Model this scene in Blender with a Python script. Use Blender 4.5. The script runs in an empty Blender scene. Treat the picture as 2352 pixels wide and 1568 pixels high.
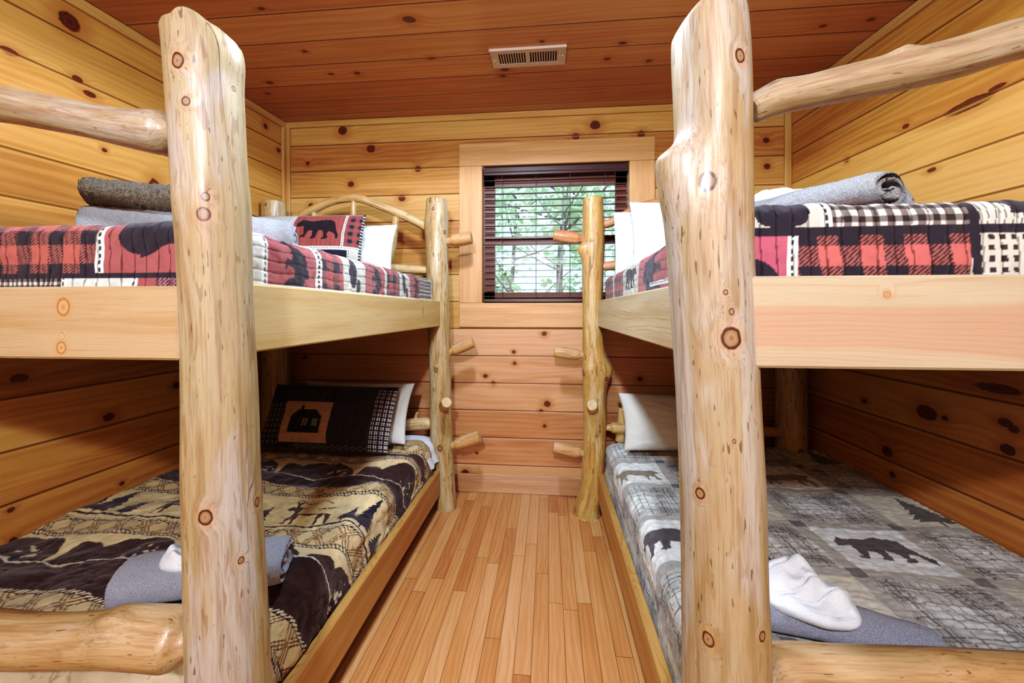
import bpy, math, random
import numpy as np
from mathutils import Vector, Matrix
random.seed(4)
RNG = np.random.default_rng(11)
COL = bpy.context.scene.collection
PI = math.pi

# ------------------------------------------------------------------ survey of the photo: rays through its pixels onto real planes
FPX, TH, HC, CX, CY = 900.0, math.radians(5.33), 1.40, 1176.0, 714.0
_c, _s = math.cos(TH), math.sin(TH)
def ray(px, py):
    u = (px - CX) / FPX; v = (CY - py) / FPX
    return u * _c - _s, u * _s + _c, v
def onY(px, py, Y):
    d = ray(px, py); t = Y / d[1]
    return np.array([d[0] * t, Y, HC + d[2] * t])
def onX(px, py, X):
    d = ray(px, py); t = X / d[0]
    return np.array([X, d[1] * t, HC + d[2] * t])
def onZ(px, py, Z):
    d = ray(px, py); t = (Z - HC) / d[2]
    return np.array([d[0] * t, d[1] * t, Z])

XL, XR, YB, YF = -2.136, 1.739, 3.006, -1.7        # room walls
CS = 0.075
def ceilz(y): return 2.93 - CS * (YB - y)

# ------------------------------------------------------------------ colour and noise helpers
def lin(c):
    c = np.asarray(c, float) / 255.0
    return np.where(c <= 0.04045, c / 12.92, ((c + 0.055) / 1.055) ** 2.4)
def L(r, g, b):
    q = lin((r, g, b)); return (float(q[0]), float(q[1]), float(q[2]), 1.0)
def vnoise(x, y, seed=0):
    r = np.random.default_rng(seed); T = r.random((64, 64))
    xi = np.floor(x).astype(int); yi = np.floor(y).astype(int)
    fx = x - xi; fy = y - yi
    fx = fx * fx * (3 - 2 * fx); fy = fy * fy * (3 - 2 * fy)
    a = T[xi % 64, yi % 64]; b = T[(xi + 1) % 64, yi % 64]; c = T[xi % 64, (yi + 1) % 64]; d = T[(xi + 1) % 64, (yi + 1) % 64]
    return (a * (1 - fx) + b * fx) * (1 - fy) + (c * (1 - fx) + d * fx) * fy - 0.5
def fbm(x, y, seed=0, n=3):
    o = 0; a = 1.0
    for k in range(n):
        o = o + a * vnoise(x * 2 ** k + 7.3 * k, y * 2 ** k + 3.1 * k, seed + k); a *= 0.5
    return o
def inpoly(P, x, y):
    r = np.zeros(x.shape, bool); n = len(P)
    for i in range(n):
        x0, y0 = P[i]; x1, y1 = P[(i + 1) % n]
        if y0 == y1: continue
        c = ((y0 > y) != (y1 > y)) & (x < (x1 - x0) * (y - y0) / (y1 - y0) + x0)
        r ^= c
    return r
def sstep(a, b, x):
    t = np.clip((x - a) / (b - a), 0, 1); return t * t * (3 - 2 * t)

# ------------------------------------------------------------------ objects
OFF = {}
def link(o, parent=None):
    COL.objects.link(o)
    if parent is not None: o.parent = parent
def thing(name, label, cat, loc, group=None):
    o = bpy.data.objects.new(name, None); o.location = loc; o.empty_display_size = 0.1
    COL.objects.link(o); OFF[o.name] = np.array(loc, float)
    o['label'] = label; o['category'] = cat
    if group: o['group'] = group
    return o
def tag(o, label, cat, group=None):
    o['label'] = label; o['category'] = cat
    if group: o['group'] = group
    return o
def struct(o):
    o['kind'] = 'structure'; return o
def meshobj(name, V, F, mats, parent=None, uv=None, col=None, lc=None, smooth=True, fmat=None, origin=None, fsmooth=None):
    """V (n,3) world points; F list of index tuples or (m,4) array; uv / col / lc per vertex."""
    V = np.asarray(V, float)
    org = OFF[parent.name] if parent is not None else (np.array(origin, float) if origin is not None else np.array([V[:, 0].mean(), V[:, 1].mean(), V[:, 2].min()]))
    me = bpy.data.meshes.new(name)
    if isinstance(F, np.ndarray):
        fl = F.ravel(); st = np.arange(len(F)) * F.shape[1]; nf = len(F)
    else:
        ln = np.array([len(f) for f in F]); st = np.concatenate([[0], np.cumsum(ln)[:-1]]); fl = np.array([i for f in F for i in f]); nf = len(F)
    me.vertices.add(len(V)); me.vertices.foreach_set('co', (V - org).astype(np.float32).ravel())
    me.loops.add(len(fl)); me.loops.foreach_set('vertex_index', fl.astype(np.int32))
    me.polygons.add(nf); me.polygons.foreach_set('loop_start', st.astype(np.int32))
    if fmat is not None: me.polygons.foreach_set('material_index', np.asarray(fmat, np.int32))
    sm = np.full(nf, smooth) if fsmooth is None else np.asarray(fsmooth, bool)
    me.polygons.foreach_set('use_smooth', sm)
    me.update(calc_edges=True)
    if uv is not None:
        l = me.uv_layers.new(name='UVMap'); l.data.foreach_set('uv', np.asarray(uv, np.float32)[fl].ravel())
    if col is not None:
        a = me.attributes.new('col', 'FLOAT_COLOR', 'POINT')
        c4 = np.ones((len(V), 4), np.float32); c4[:, :3] = col
        a.data.foreach_set('color', c4.ravel())
    if lc is not None:
        a = me.attributes.new('lc', 'FLOAT_VECTOR', 'POINT'); a.data.foreach_set('vector', np.asarray(lc, np.float32).ravel())
    me.validate()
    for m in (mats if isinstance(mats, (list, tuple)) else [mats]): me.materials.append(m)
    o = bpy.data.objects.new(name, me)
    if parent is None: o.location = org
    OFF[o.name] = org
    link(o, parent)
    return o
def gridF(nu, nv, closed=False):
    I = np.arange(nu * nv).reshape(nu, nv)
    if closed: I = np.vstack([I, I[:1]])
    return np.stack([I[:-1, :-1], I[1:, :-1], I[1:, 1:], I[:-1, 1:]], -1).reshape(-1, 4)

# ------------------------------------------------------------------ node helpers
class G:
    def __init__(s, name, rough=0.5, spec=0.5, coat=0.0):
        s.m = bpy.data.materials.new(name); s.m.use_nodes = True
        s.t = s.m.node_tree; s.N = s.t.nodes; s.K = s.t.links
        s.b = s.N['Principled BSDF']
        s.b.inputs['Roughness'].default_value = rough
        s.b.inputs['Specular IOR Level'].default_value = spec
        s.b.inputs['Coat Weight'].default_value = coat
        s.b.inputs['Coat Roughness'].default_value = 0.15
    def put(s, sock, v):
        if isinstance(v, bpy.types.NodeSocket): s.K.new(v, sock)
        elif v is not None: sock.default_value = v
    def nd(s, typ, **kw):
        n = s.N.new(typ)
        for k, v in kw.items(): setattr(n, k, v)
        return n
    def ma(s, op, a, b=None, c=None, clamp=False):
        n = s.nd('ShaderNodeMath', operation=op, use_clamp=clamp)
        for i, v in enumerate((a, b, c)):
            if v is not None: s.put(n.inputs[i], v)
        return n.outputs[0]
    def vm(s, op, a, b=None, out=0):
        n = s.nd('ShaderNodeVectorMath', operation=op)
        s.put(n.inputs[0], a)
        if b is not None: s.put(n.inputs[1], b)
        return n.outputs[out]
    def xyz(s, x, y, z):
        n = s.nd('ShaderNodeCombineXYZ'); s.put(n.inputs[0], x); s.put(n.inputs[1], y); s.put(n.inputs[2], z); return n.outputs[0]
    def sep(s, v):
        n = s.nd('ShaderNodeSeparateXYZ'); s.put(n.inputs[0], v); return n.outputs
    def noise(s, vec, scale=1.0, detail=2.0, rough=0.5, dist=0.0):
        n = s.nd('ShaderNodeTexNoise'); s.put(n.inputs['Vector'], vec)
        n.inputs['Scale'].default_value = scale; n.inputs['Detail'].default_value = detail
        n.inputs['Roughness'].default_value = rough; n.inputs['Distortion'].default_value = dist
        return n.outputs['Fac']
    def white(s, v, dims='1D'):
        n = s.nd('ShaderNodeTexWhiteNoise', noise_dimensions=dims)
        s.put(n.inputs['W' if dims == '1D' else 'Vector'], v); return n.outputs['Value']
    def mix(s, f, a, b, blend='MIX'):
        n = s.nd('ShaderNodeMix', data_type='RGBA', blend_type=blend)
        s.put(n.inputs[0], f); s.put(n.inputs[6], a); s.put(n.inputs[7], b); return n.outputs[2]
    def rng(s, v, a, b, c=0.0, d=1.0, sm=True):
        n = s.nd('ShaderNodeMapRange', interpolation_type='SMOOTHSTEP' if sm else 'LINEAR')
        s.put(n.inputs[0], v); n.inputs[1].default_value = a; n.inputs[2].default_value = b
        n.inputs[3].default_value = c; n.inputs[4].default_value = d; return n.outputs[0]
    def ramp(s, f, stops):
        n = s.nd('ShaderNodeValToRGB'); e = n.color_ramp.elements
        while len(e) < len(stops): e.new(0.5)
        for i, (p, c) in enumerate(stops): e[i].position = p; e[i].color = c
        s.put(n.inputs[0], f); return n.outputs[0]
    def attr(s, name, vec=True):
        n = s.nd('ShaderNodeAttribute', attribute_name=name); return n.outputs['Vector' if vec else 'Color']
    def bump(s, h, strength=0.3, dist=0.01):
        n = s.nd('ShaderNodeBump'); n.inputs['Strength'].default_value = strength; n.inputs['Distance'].default_value = dist
        s.put(n.inputs['Height'], h); s.K.new(n.outputs[0], s.b.inputs['Normal']); return n
    def base(s, c): s.put(s.b.inputs['Base Color'], c)

def knot_field(g, vec, knots):
    """distance (in knot radii) to the closest of the listed knots: (centre vector, radii vector)"""
    d = None
    for ctr, rad in knots:
        m = g.nd('ShaderNodeVectorMath', operation='MULTIPLY_ADD'); g.put(m.inputs[0], vec)
        m.inputs[1].default_value = tuple(1.0 / r for r in rad); m.inputs[2].default_value = tuple(-c / r for c, r in zip(ctr, rad)); v = m.outputs[0]
        l = g.vm('LENGTH', v, out=1)
        d = l if d is None else g.ma('MINIMUM', d, l)
    return d if d is not None else g.ma('ADD', 99.0, 0.0)

def plank_mat(name, bw, cA, cB, cC, knots=(), groove=0.006, seam=(0.25, 0.12, 0.05, 1), rough=0.38, joint=None, voff=0.0, vary=0.35, knotcol=None,
              grain=(0.6, 22.0), seed=0.0, coat=0.15, seamdark=0.8, bumpd=0.006, hi=0.0):
    g = G(name, rough, 0.4, coat)
    uvn = g.nd('ShaderNodeUVMap', uv_map='UVMap').outputs[0]
    s3 = g.sep(uvn); u, v = s3[0], s3[1]
    vb = g.ma('DIVIDE', g.ma('ADD', v, voff), bw); bid = g.ma('FLOOR', vb); fr = g.ma('SUBTRACT', vb, bid)
    r1 = g.white(g.ma('ADD', bid, 3.17 + seed)); r2 = g.white(g.ma('ADD', bid, 91.7 + seed))
    edge = g.ma('MULTIPLY', g.ma('SUBTRACT', 0.5, g.ma('ABSOLUTE', g.ma('SUBTRACT', fr, 0.5))), bw)
    if joint:
        uj = g.ma('ADD', g.ma('DIVIDE', u, joint), g.ma('MULTIPLY', r1, 7.0)); jid = g.ma('FLOOR', uj); jf = g.ma('SUBTRACT', uj, jid)
        w = g.xyz(bid, jid, seed)
        r1 = g.white(w, '3D'); r2 = g.white(g.vm('ADD', w, (17.3, 5.1, 2.2)), '3D')
        je = g.ma('MULTIPLY', g.ma('SUBTRACT', 0.5, g.ma('ABSOLUTE', g.ma('SUBTRACT', jf, 0.5))), joint)
        edge = g.ma('MINIMUM', edge, je)
    d = knot_field(g, g.xyz(u, v, 0.0), [((x, y, 0), (rx, ry, 1)) for x, y, rx, ry in knots]) if knots else None
    gv = v
    if d is not None:
        wob = g.noise(g.xyz(g.ma('MULTIPLY', u, 40.0), g.ma('MULTIPLY', v, 40.0), 1.0), 1.0, 2.0)
        dk = g.ma('ADD', d, g.ma('MULTIPLY', g.ma('SUBTRACT', wob, 0.5), 0.5))
        warp = g.rng(d, 0.5, 4.5, 1.0, 0.0)
        gv = g.ma('ADD', v, g.ma('MULTIPLY', warp, 0.028))
    gu = g.ma('ADD', g.ma('MULTIPLY', u, grain[0]), g.ma('MULTIPLY', r1, 57.0))
    low = g.noise(g.xyz(gu, g.ma('MULTIPLY', gv, 5.0), g.ma('MULTIPLY', r2, 31.0)), 1.0, 2.0, 0.5, 0.3)
    rings = g.ma('SINE', g.ma('ADD', g.ma('MULTIPLY', low, 34.0), g.ma('MULTIPLY', gv, 150.0 if joint is None else 260.0)))
    fine = g.noise(g.xyz(g.ma('MULTIPLY', gu, 3.0), g.ma('MULTIPLY', gv, grain[1] * 9), r2), 1.0, 3.0, 0.6)
    mid = g.noise(g.xyz(gu, g.ma('MULTIPLY', gv, grain[1]), g.ma('MULTIPLY', r2, 9.0)), 1.0, 3.0, 0.55, 0.4)
    blot = g.noise(g.xyz(g.ma('ADD', g.ma('MULTIPLY', u, 1.7), g.ma('MULTIPLY', r2, 23.0)), g.ma('MULTIPLY', gv, 7.0), g.ma('MULTIPLY', r1, 13.0)), 1.0, 3.0, 0.55, 0.5)
    f = g.ma('ADD', g.ma('MULTIPLY', rings, 0.05), g.ma('ADD', g.ma('MULTIPLY', mid, 0.36), g.ma('MULTIPLY', fine, 0.26)))
    f = g.ma('ADD', f, g.ma('MULTIPLY', blot, 0.36))
    f = g.ma('ADD', f, g.ma('MULTIPLY', g.ma('SUBTRACT', r1, 0.5), vary))
    c = g.ramp(f, [(0.22, cC), (0.48, cB), (0.72, cA)])
    if d is not None:
        kc = knotcol or [(0.0, L(62, 30, 18)), (0.55, L(105, 52, 28)), (0.85, L(70, 32, 16)), (1.0, L(120, 66, 32))]
        halo = g.rng(dk, 1.0, 3.4, 0.55, 0.0)
        c = g.mix(halo, c, L(176, 104, 52))
        c = g.mix(g.rng(dk, 0.95, 1.2, 1.0, 0.0), c, g.ramp(dk, kc))
    sm = g.rng(edge, groove * 0.35, groove, 1.0, 0.0)
    c = g.mix(g.ma('MULTIPLY', sm, seamdark), c, seam)
    if hi:  # highlight beside each seam, painted into the board colour
        hl = g.ma('MULTIPLY', g.rng(fr, 1 - groove * 3.2 / bw, 1 - groove * 1.4 / bw), g.ma('SUBTRACT', 1.0, sm))
        c = g.mix(g.ma('MULTIPLY', hl, hi), c, cA)
    g.base(c)
    fb = g.noise(g.xyz(g.ma('MULTIPLY', u, 3.0), g.ma('MULTIPLY', v, grain[1] * 9), 0.0), 1.0, 1.0)
    h = g.ma('ADD', g.rng(edge, 0.0, groove), g.ma('MULTIPLY', fb, 0.05))
    g.bump(h, 0.6, bumpd)
    return g.m

def log_mat(name, base=(226, 200, 152), pale=(232, 220, 198), dark=(176, 132, 84), warm=(214, 166, 106), knots=(), warmth=0.35, rough=0.42, fleck=0.5, crack=1.0, seed=0.0):
    g = G(name, rough, 0.40, 0.14)
    k_ = 0.91 if name in ('post_log_a', 'post_log_b', 'peeled_rail_log', 'peeled_foot_log') else 1.0
    base, pale, dark, warm = [tuple(c_ * k_ for c_ in q_) for q_ in (base, pale, dark, warm)]
    v0 = g.attr('lc'); v = g.vm('ADD', v0, (seed, seed * 1.7, seed * 0.37))
    d = knot_field(g, v0, knots) if knots else None
    if d is not None:
        wp = g.rng(d, 0.6, 3.2, 1.0, 0.0)
        v = g.vm('ADD', v, g.xyz(g.ma('MULTIPLY', wp, 0.012), g.ma('MULTIPLY', wp, 0.012), 0.0))
    big = g.noise(g.vm('MULTIPLY', v, (7, 7, 2.2)), 1.0, 3.0, 0.55, 0.4)
    pal = g.noise(g.vm('MULTIPLY', g.vm('ADD', v, (5.1, 2.2, 9.0)), (11, 11, 1.6)), 1.0, 3.0, 0.6, 0.6)
    strk = g.noise(g.vm('MULTIPLY', v, (48, 48, 3.2)), 1.0, 3.0, 0.62, 0.5)
    fin = g.noise(g.vm('MULTIPLY', v, (190, 190, 7)), 1.0, 2.0, 0.5)
    c = g.mix(g.rng(big, 0.40, 0.66, 0.0, warmth + 0.25), L(*base), L(*warm))
    c = g.mix(g.rng(pal, 0.50, 0.62, 0.0, 0.85), c, L(*pale))
    gr = g.noise(g.vm('MULTIPLY', g.vm('ADD', v, (2.1, 9.2, 4.0)), (24, 24, 1.5)), 1.0, 2.0, 0.6, 0.8)
    c = g.mix(g.rng(gr, 0.55, 0.72, 0.0, 0.55), c, L(170, 150, 130))
    c = g.mix(g.rng(strk, 0.48, 0.70, 0.0, 0.70), c, L(*dark))
    c = g.mix(g.rng(fin, 0.50, 0.72, 0.0, 0.45), c, L(140, 100, 62))
    hair = g.noise(g.vm('MULTIPLY', v, (620, 620, 16)), 1.0, 1.0, 0.5)
    c = g.mix(g.rng(hair, 0.56, 0.74, 0.0, 0.5), c, L(128, 94, 62))
    ds = g.noise(g.vm('MULTIPLY', g.vm('ADD', v, (8.1, 2.2, 5.5)), (150, 150, 26)), 1.0, 1.0, 0.5)
    c = g.mix(g.rng(ds, 0.70, 0.735, 0.0, 0.8), c, L(84, 62, 46))
    fl = g.noise(g.vm('MULTIPLY', g.vm('ADD', v, (1.3, 7.7, 3.0)), (56, 56, 8)), 1.0, 2.0, 0.6, 0.6)
    c = g.mix(g.rng(fl, 0.62, 0.66, 0.0, fleck), c, L(118, 84, 56))
    cr = g.noise(g.vm('MULTIPLY', g.vm('ADD', v, (3.3, 1.7, 3.0)), (17, 17, 0.9)), 1.0, 1.0, 0.5, 0.2)
    ck = g.rng(g.ma('ABSOLUTE', g.ma('SUBTRACT', cr, 0.5)), 0.0008, 0.0045, 1.0, 0.0)
    msk = g.rng(g.noise(g.vm('MULTIPLY', v, (9, 9, 1.3)), 1.0, 1.0), 0.5, 0.6)
    ck = g.ma('MULTIPLY', g.ma('MULTIPLY', ck, msk), crack)
    c = g.mix(ck, c, L(78, 56, 40))
    h = g.ma('ADD', g.noise(g.vm('MULTIPLY', v0, (26, 26, 5)), 1.0, 1.0), g.ma('MULTIPLY', g.noise(g.vm('MULTIPLY', v0, (130, 130, 8)), 1.0, 1.0), 0.35))
    if d is not None:
        wob = g.noise(g.vm('MULTIPLY', v0, (70, 70, 70)), 1.0, 2.0)
        dk = g.ma('ADD', d, g.ma('MULTIPLY', g.ma('SUBTRACT', wob, 0.5), 0.35))
        c = g.mix(g.rng(dk, 1.1, 2.2, 0.35, 0.0), c, L(188, 138, 88))
        kc = g.ramp(dk, [(0.0, L(112, 84, 62)), (0.35, L(160, 128, 96)), (0.68, L(140, 106, 76)), (0.80, L(62, 42, 30)), (0.97, L(50, 34, 25)), (1.0, L(120, 86, 56))])
        c = g.mix(g.rng(dk, 1.0, 1.12, 1.0, 0.0), c, kc)
    g.base(c); g.bump(h, 0.5, 0.006)
    return g.m

def endgrain_mat(name, a=(214, 178, 128), b=(170, 124, 78)):
    g = G(name, 0.55, 0.3)
    v = g.sep(g.attr('lc'))
    r = g.ma('SQRT', g.ma('ADD', g.ma('MULTIPLY', v[0], v[0]), g.ma('MULTIPLY', v[1], v[1])))
    n = g.noise(g.vm('MULTIPLY', g.attr('lc'), (30, 30, 0)), 1.0, 3.0)
    w = g.ma('SINE', g.ma('MULTIPLY', g.ma('ADD', r, g.ma('MULTIPLY', n, 0.012)), 900.0))
    f = g.ma('ADD', g.ma('MULTIPLY', w, 0.25), n)
    g.base(g.ramp(f, [(0.25, L(*b)), (0.75, L(*a))])); g.bump(n, 0.3, 0.004)
    return g.m

def board_mat(name, light=(228, 196, 146), dark=(196, 148, 94), line=(150, 104, 60), heart=None, knots=(), freq=330.0, rough=0.42, pith=(0.05, -0.10), coat=0.12, streak=0.5):
    """sawn pine board: attribute lc = (along, height, depth)"""
    g = G(name, rough, 0.4, coat)
    if 'end' in name:
        light, dark, line = [tuple(c_ * 0.93 for c_ in q_) for q_ in (light, dark, line)]
    v0 = g.attr('lc'); s = g.sep(v0)
    d = knot_field(g, v0, knots) if knots else None
    w1 = g.noise(g.xyz(g.ma('MULTIPLY', s[0], 1.6), g.ma('MULTIPLY', s[1], 7.0), g.ma('MULTIPLY', s[2], 7.0)), 1.0, 2.0, 0.5)
    a1 = g.ma('ADD', g.ma('SUBTRACT', s[1], pith[0]), g.ma('MULTIPLY', g.ma('SUBTRACT', w1, 0.5), 0.09))
    if d is not None: a1 = g.ma('ADD', a1, g.ma('MULTIPLY', g.rng(d, 0.5, 4.0, 1.0, 0.0), 0.03))
    a2 = g.ma('SUBTRACT', s[2], pith[1])
    r = g.ma('SQRT', g.ma('ADD', g.ma('MULTIPLY', a1, a1), g.ma('MULTIPLY', a2, a2)))
    ring = g.ma('FRACT', g.ma('MULTIPLY', r, freq))
    f1 = g.noise(g.xyz(g.ma('MULTIPLY', s[0], 6.0), g.ma('MULTIPLY', s[1], 260.0), g.ma('MULTIPLY', s[2], 260.0)), 1.0, 3.0, 0.55)
    f2 = g.noise(g.xyz(g.ma('MULTIPLY', s[0], 1.5), g.ma('MULTIPLY', s[1], 24.0), g.ma('MULTIPLY', s[2], 24.0)), 1.0, 3.0, 0.55)
    c = g.mix(g.rng(f2, 0.35, 0.7), L(*light), L(*dark))
    if heart:
        hm = g.rng(g.ma('ABSOLUTE', g.ma('ADD', s[1], g.ma('MULTIPLY', g.ma('SUBTRACT', w1, 0.45), 0.10))), 0.040, 0.052, 1.0, 0.0)
        c = g.mix(g.ma('MULTIPLY', hm, 0.85), c, L(*heart))
    c = g.mix(g.ma('MULTIPLY', g.rng(ring, 0.62, 0.97), streak), c, L(*line))
    c = g.mix(g.rng(f1, 0.5, 0.8, 0.0, 0.4), c, L(*line))
    if d is not None:
        c = g.mix(g.rng(d, 1.0, 2.2, 0.4, 0.0), c, L(190, 138, 84))
        c = g.mix(g.rng(d, 0.9, 1.15, 1.0, 0.0), c, g.ramp(d, [(0.0, L(168, 120, 78)), (0.6, L(204, 158, 108)), (0.9, L(150, 104, 64))]))
    g.base(c); g.bump(f1, 0.15, 0.002)
    return g.m

def cloth_mat(name, rough=0.9, scale=900.0, bstr=0.25, mult=None, weave=True):
    g = G(name, rough, 0.2)
    c = g.attr('col', False)
    gen = g.nd('ShaderNodeTexCoord').outputs['Object']
    n = g.noise(gen, scale, 2.0, 0.6); m = g.noise(gen, 55.0, 3.0, 0.6)
    c = g.mix(g.rng(n, 0.3, 0.7, 0.0, 0.08), c, (0, 0, 0, 1), 'MIX')
    g.base(c)
    g.bump(g.ma('ADD', g.ma('MULTIPLY', n, 0.4), m), bstr, 0.004)
    g.b.inputs['Sheen Weight'].default_value = 0.15
    return g.m
def plain_cloth(name, rgb, rough=0.9, n1=700.0, n2=35.0, bs=0.3, dist=0.004, var=0.15, rgb2=None, sheen=0.2):
    g = G(name, rough, 0.2)
    gen = g.nd('ShaderNodeTexCoord').outputs['Object']
    n = g.noise(gen, n1, 2.0, 0.65); m = g.noise(gen, n2, 3.0, 0.55)
    b = np.array(rgb, float)
    c = g.mix(g.rng(n, 0.30, 0.68), L(*(b * (1 - var))), L(*(rgb2 or b)))
    g.base(c); g.bump(g.ma('ADD', g.ma('MULTIPLY', n, 0.7), m), bs, dist)
    g.b.inputs['Sheen Weight'].default_value = sheen
    return g.m
def plain_mat(name, rgb, rough=0.5, metal=0.0, spec=0.5, n=120.0, var=0.08, bs=0.05):
    g = G(name, rough, spec); g.b.inputs['Metallic'].default_value = metal
    gen = g.nd('ShaderNodeTexCoord').outputs['Object']
    k = g.noise(gen, n, 3.0, 0.6); b = np.array(rgb, float)
    g.base(g.mix(k, L(*(b * (1 - var))), L(*np.minimum(b * (1 + var), 255)))); g.bump(k, bs, 0.002)
    return g.m

# ------------------------------------------------------------------ geometry builders
def board(name, x, y, z, mat, parent=None, axis=0, bev=0.004, seed=0.0, center=None, origin=None):
    """a sawn board with eased edges; lc = (along, other, other)"""
    lo = np.array([x[0], y[0], z[0]], float); hi = np.array([x[1], y[1], z[1]], float)
    b = min(bev, *(0.45 * (hi - lo)))
    V = []; F = []
    idx = {}
    for ax in range(3):                      # every corner gives three vertices, one inset along each pair
        pass
    cs = [(i, j, k) for i in (0, 1) for j in (0, 1) for k in (0, 1)]
    for c in cs:
        p = np.where(np.array(c) == 0, lo, hi); inn = np.where(np.array(c) == 0, 1, -1) * b
        for ax in range(3):
            q = p + inn; q[ax] = p[ax]
            idx[c, ax] = len(V); V.append(q)
    for ax in range(3):
        o1, o2 = [a for a in range(3) if a != ax]
        for sd in (0, 1):
            def cc(a, b2):
                t = [0, 0, 0]; t[ax] = sd; t[o1] = a; t[o2] = b2; return tuple(t)
            F.append([idx[cc(0, 0), ax], idx[cc(1, 0), ax], idx[cc(1, 1), ax], idx[cc(0, 1), ax]])
    for ax in range(3):                      # edges along ax
        o1, o2 = [a for a in range(3) if a != ax]
        for a in (0, 1):
            for b2 in (0, 1):
                t0 = [0, 0, 0]; t0[o1] = a; t0[o2] = b2; t1 = list(t0); t1[ax] = 1
                t0 = tuple(t0); t1 = tuple(t1)
                F.append([idx[t0, o1], idx[t1, o1], idx[t1, o2], idx[t0, o2]])
    for c in cs: F.append([idx[c, 0], idx[c, 1], idx[c, 2]])
    V = np.array(V); ctr = V.mean(0)
    G2 = []
    for f in F:                              # outward winding
        P = V[f]; n = np.cross(P[1] - P[0], P[2] - P[0])
        G2.append(f if np.dot(n, P.mean(0) - ctr) > 0 else f[::-1])
    oth = [a for a in (2, 1, 0) if a != axis]
    d = V - ctr
    lc = np.stack([d[:, axis], d[:, oth[0]], d[:, oth[1]]], 1)
    uv = np.stack([V[:, axis], V[:, oth[0]]], 1)
    return meshobj(name, V, G2, mat, parent, uv=uv, lc=lc, smooth=False, origin=origin)
def boxes(name, lst, mat, parent=None, origin=None):
    V = []; F = []
    for lo, hi in lst:
        n = len(V)
        for i in (0, 1):
            for j in (0, 1):
                for k in (0, 1): V.append(((lo, hi)[i][0], (lo, hi)[j][1], (lo, hi)[k][2]))
        F += [[n + q for q in f] for f in ([0, 1, 3, 2], [4, 6, 7, 5], [0, 4, 5, 1], [2, 3, 7, 6], [0, 2, 6, 4], [1, 5, 7, 3])]
    return meshobj(name, np.array(V), F, mat, parent, smooth=False, origin=origin)

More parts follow.
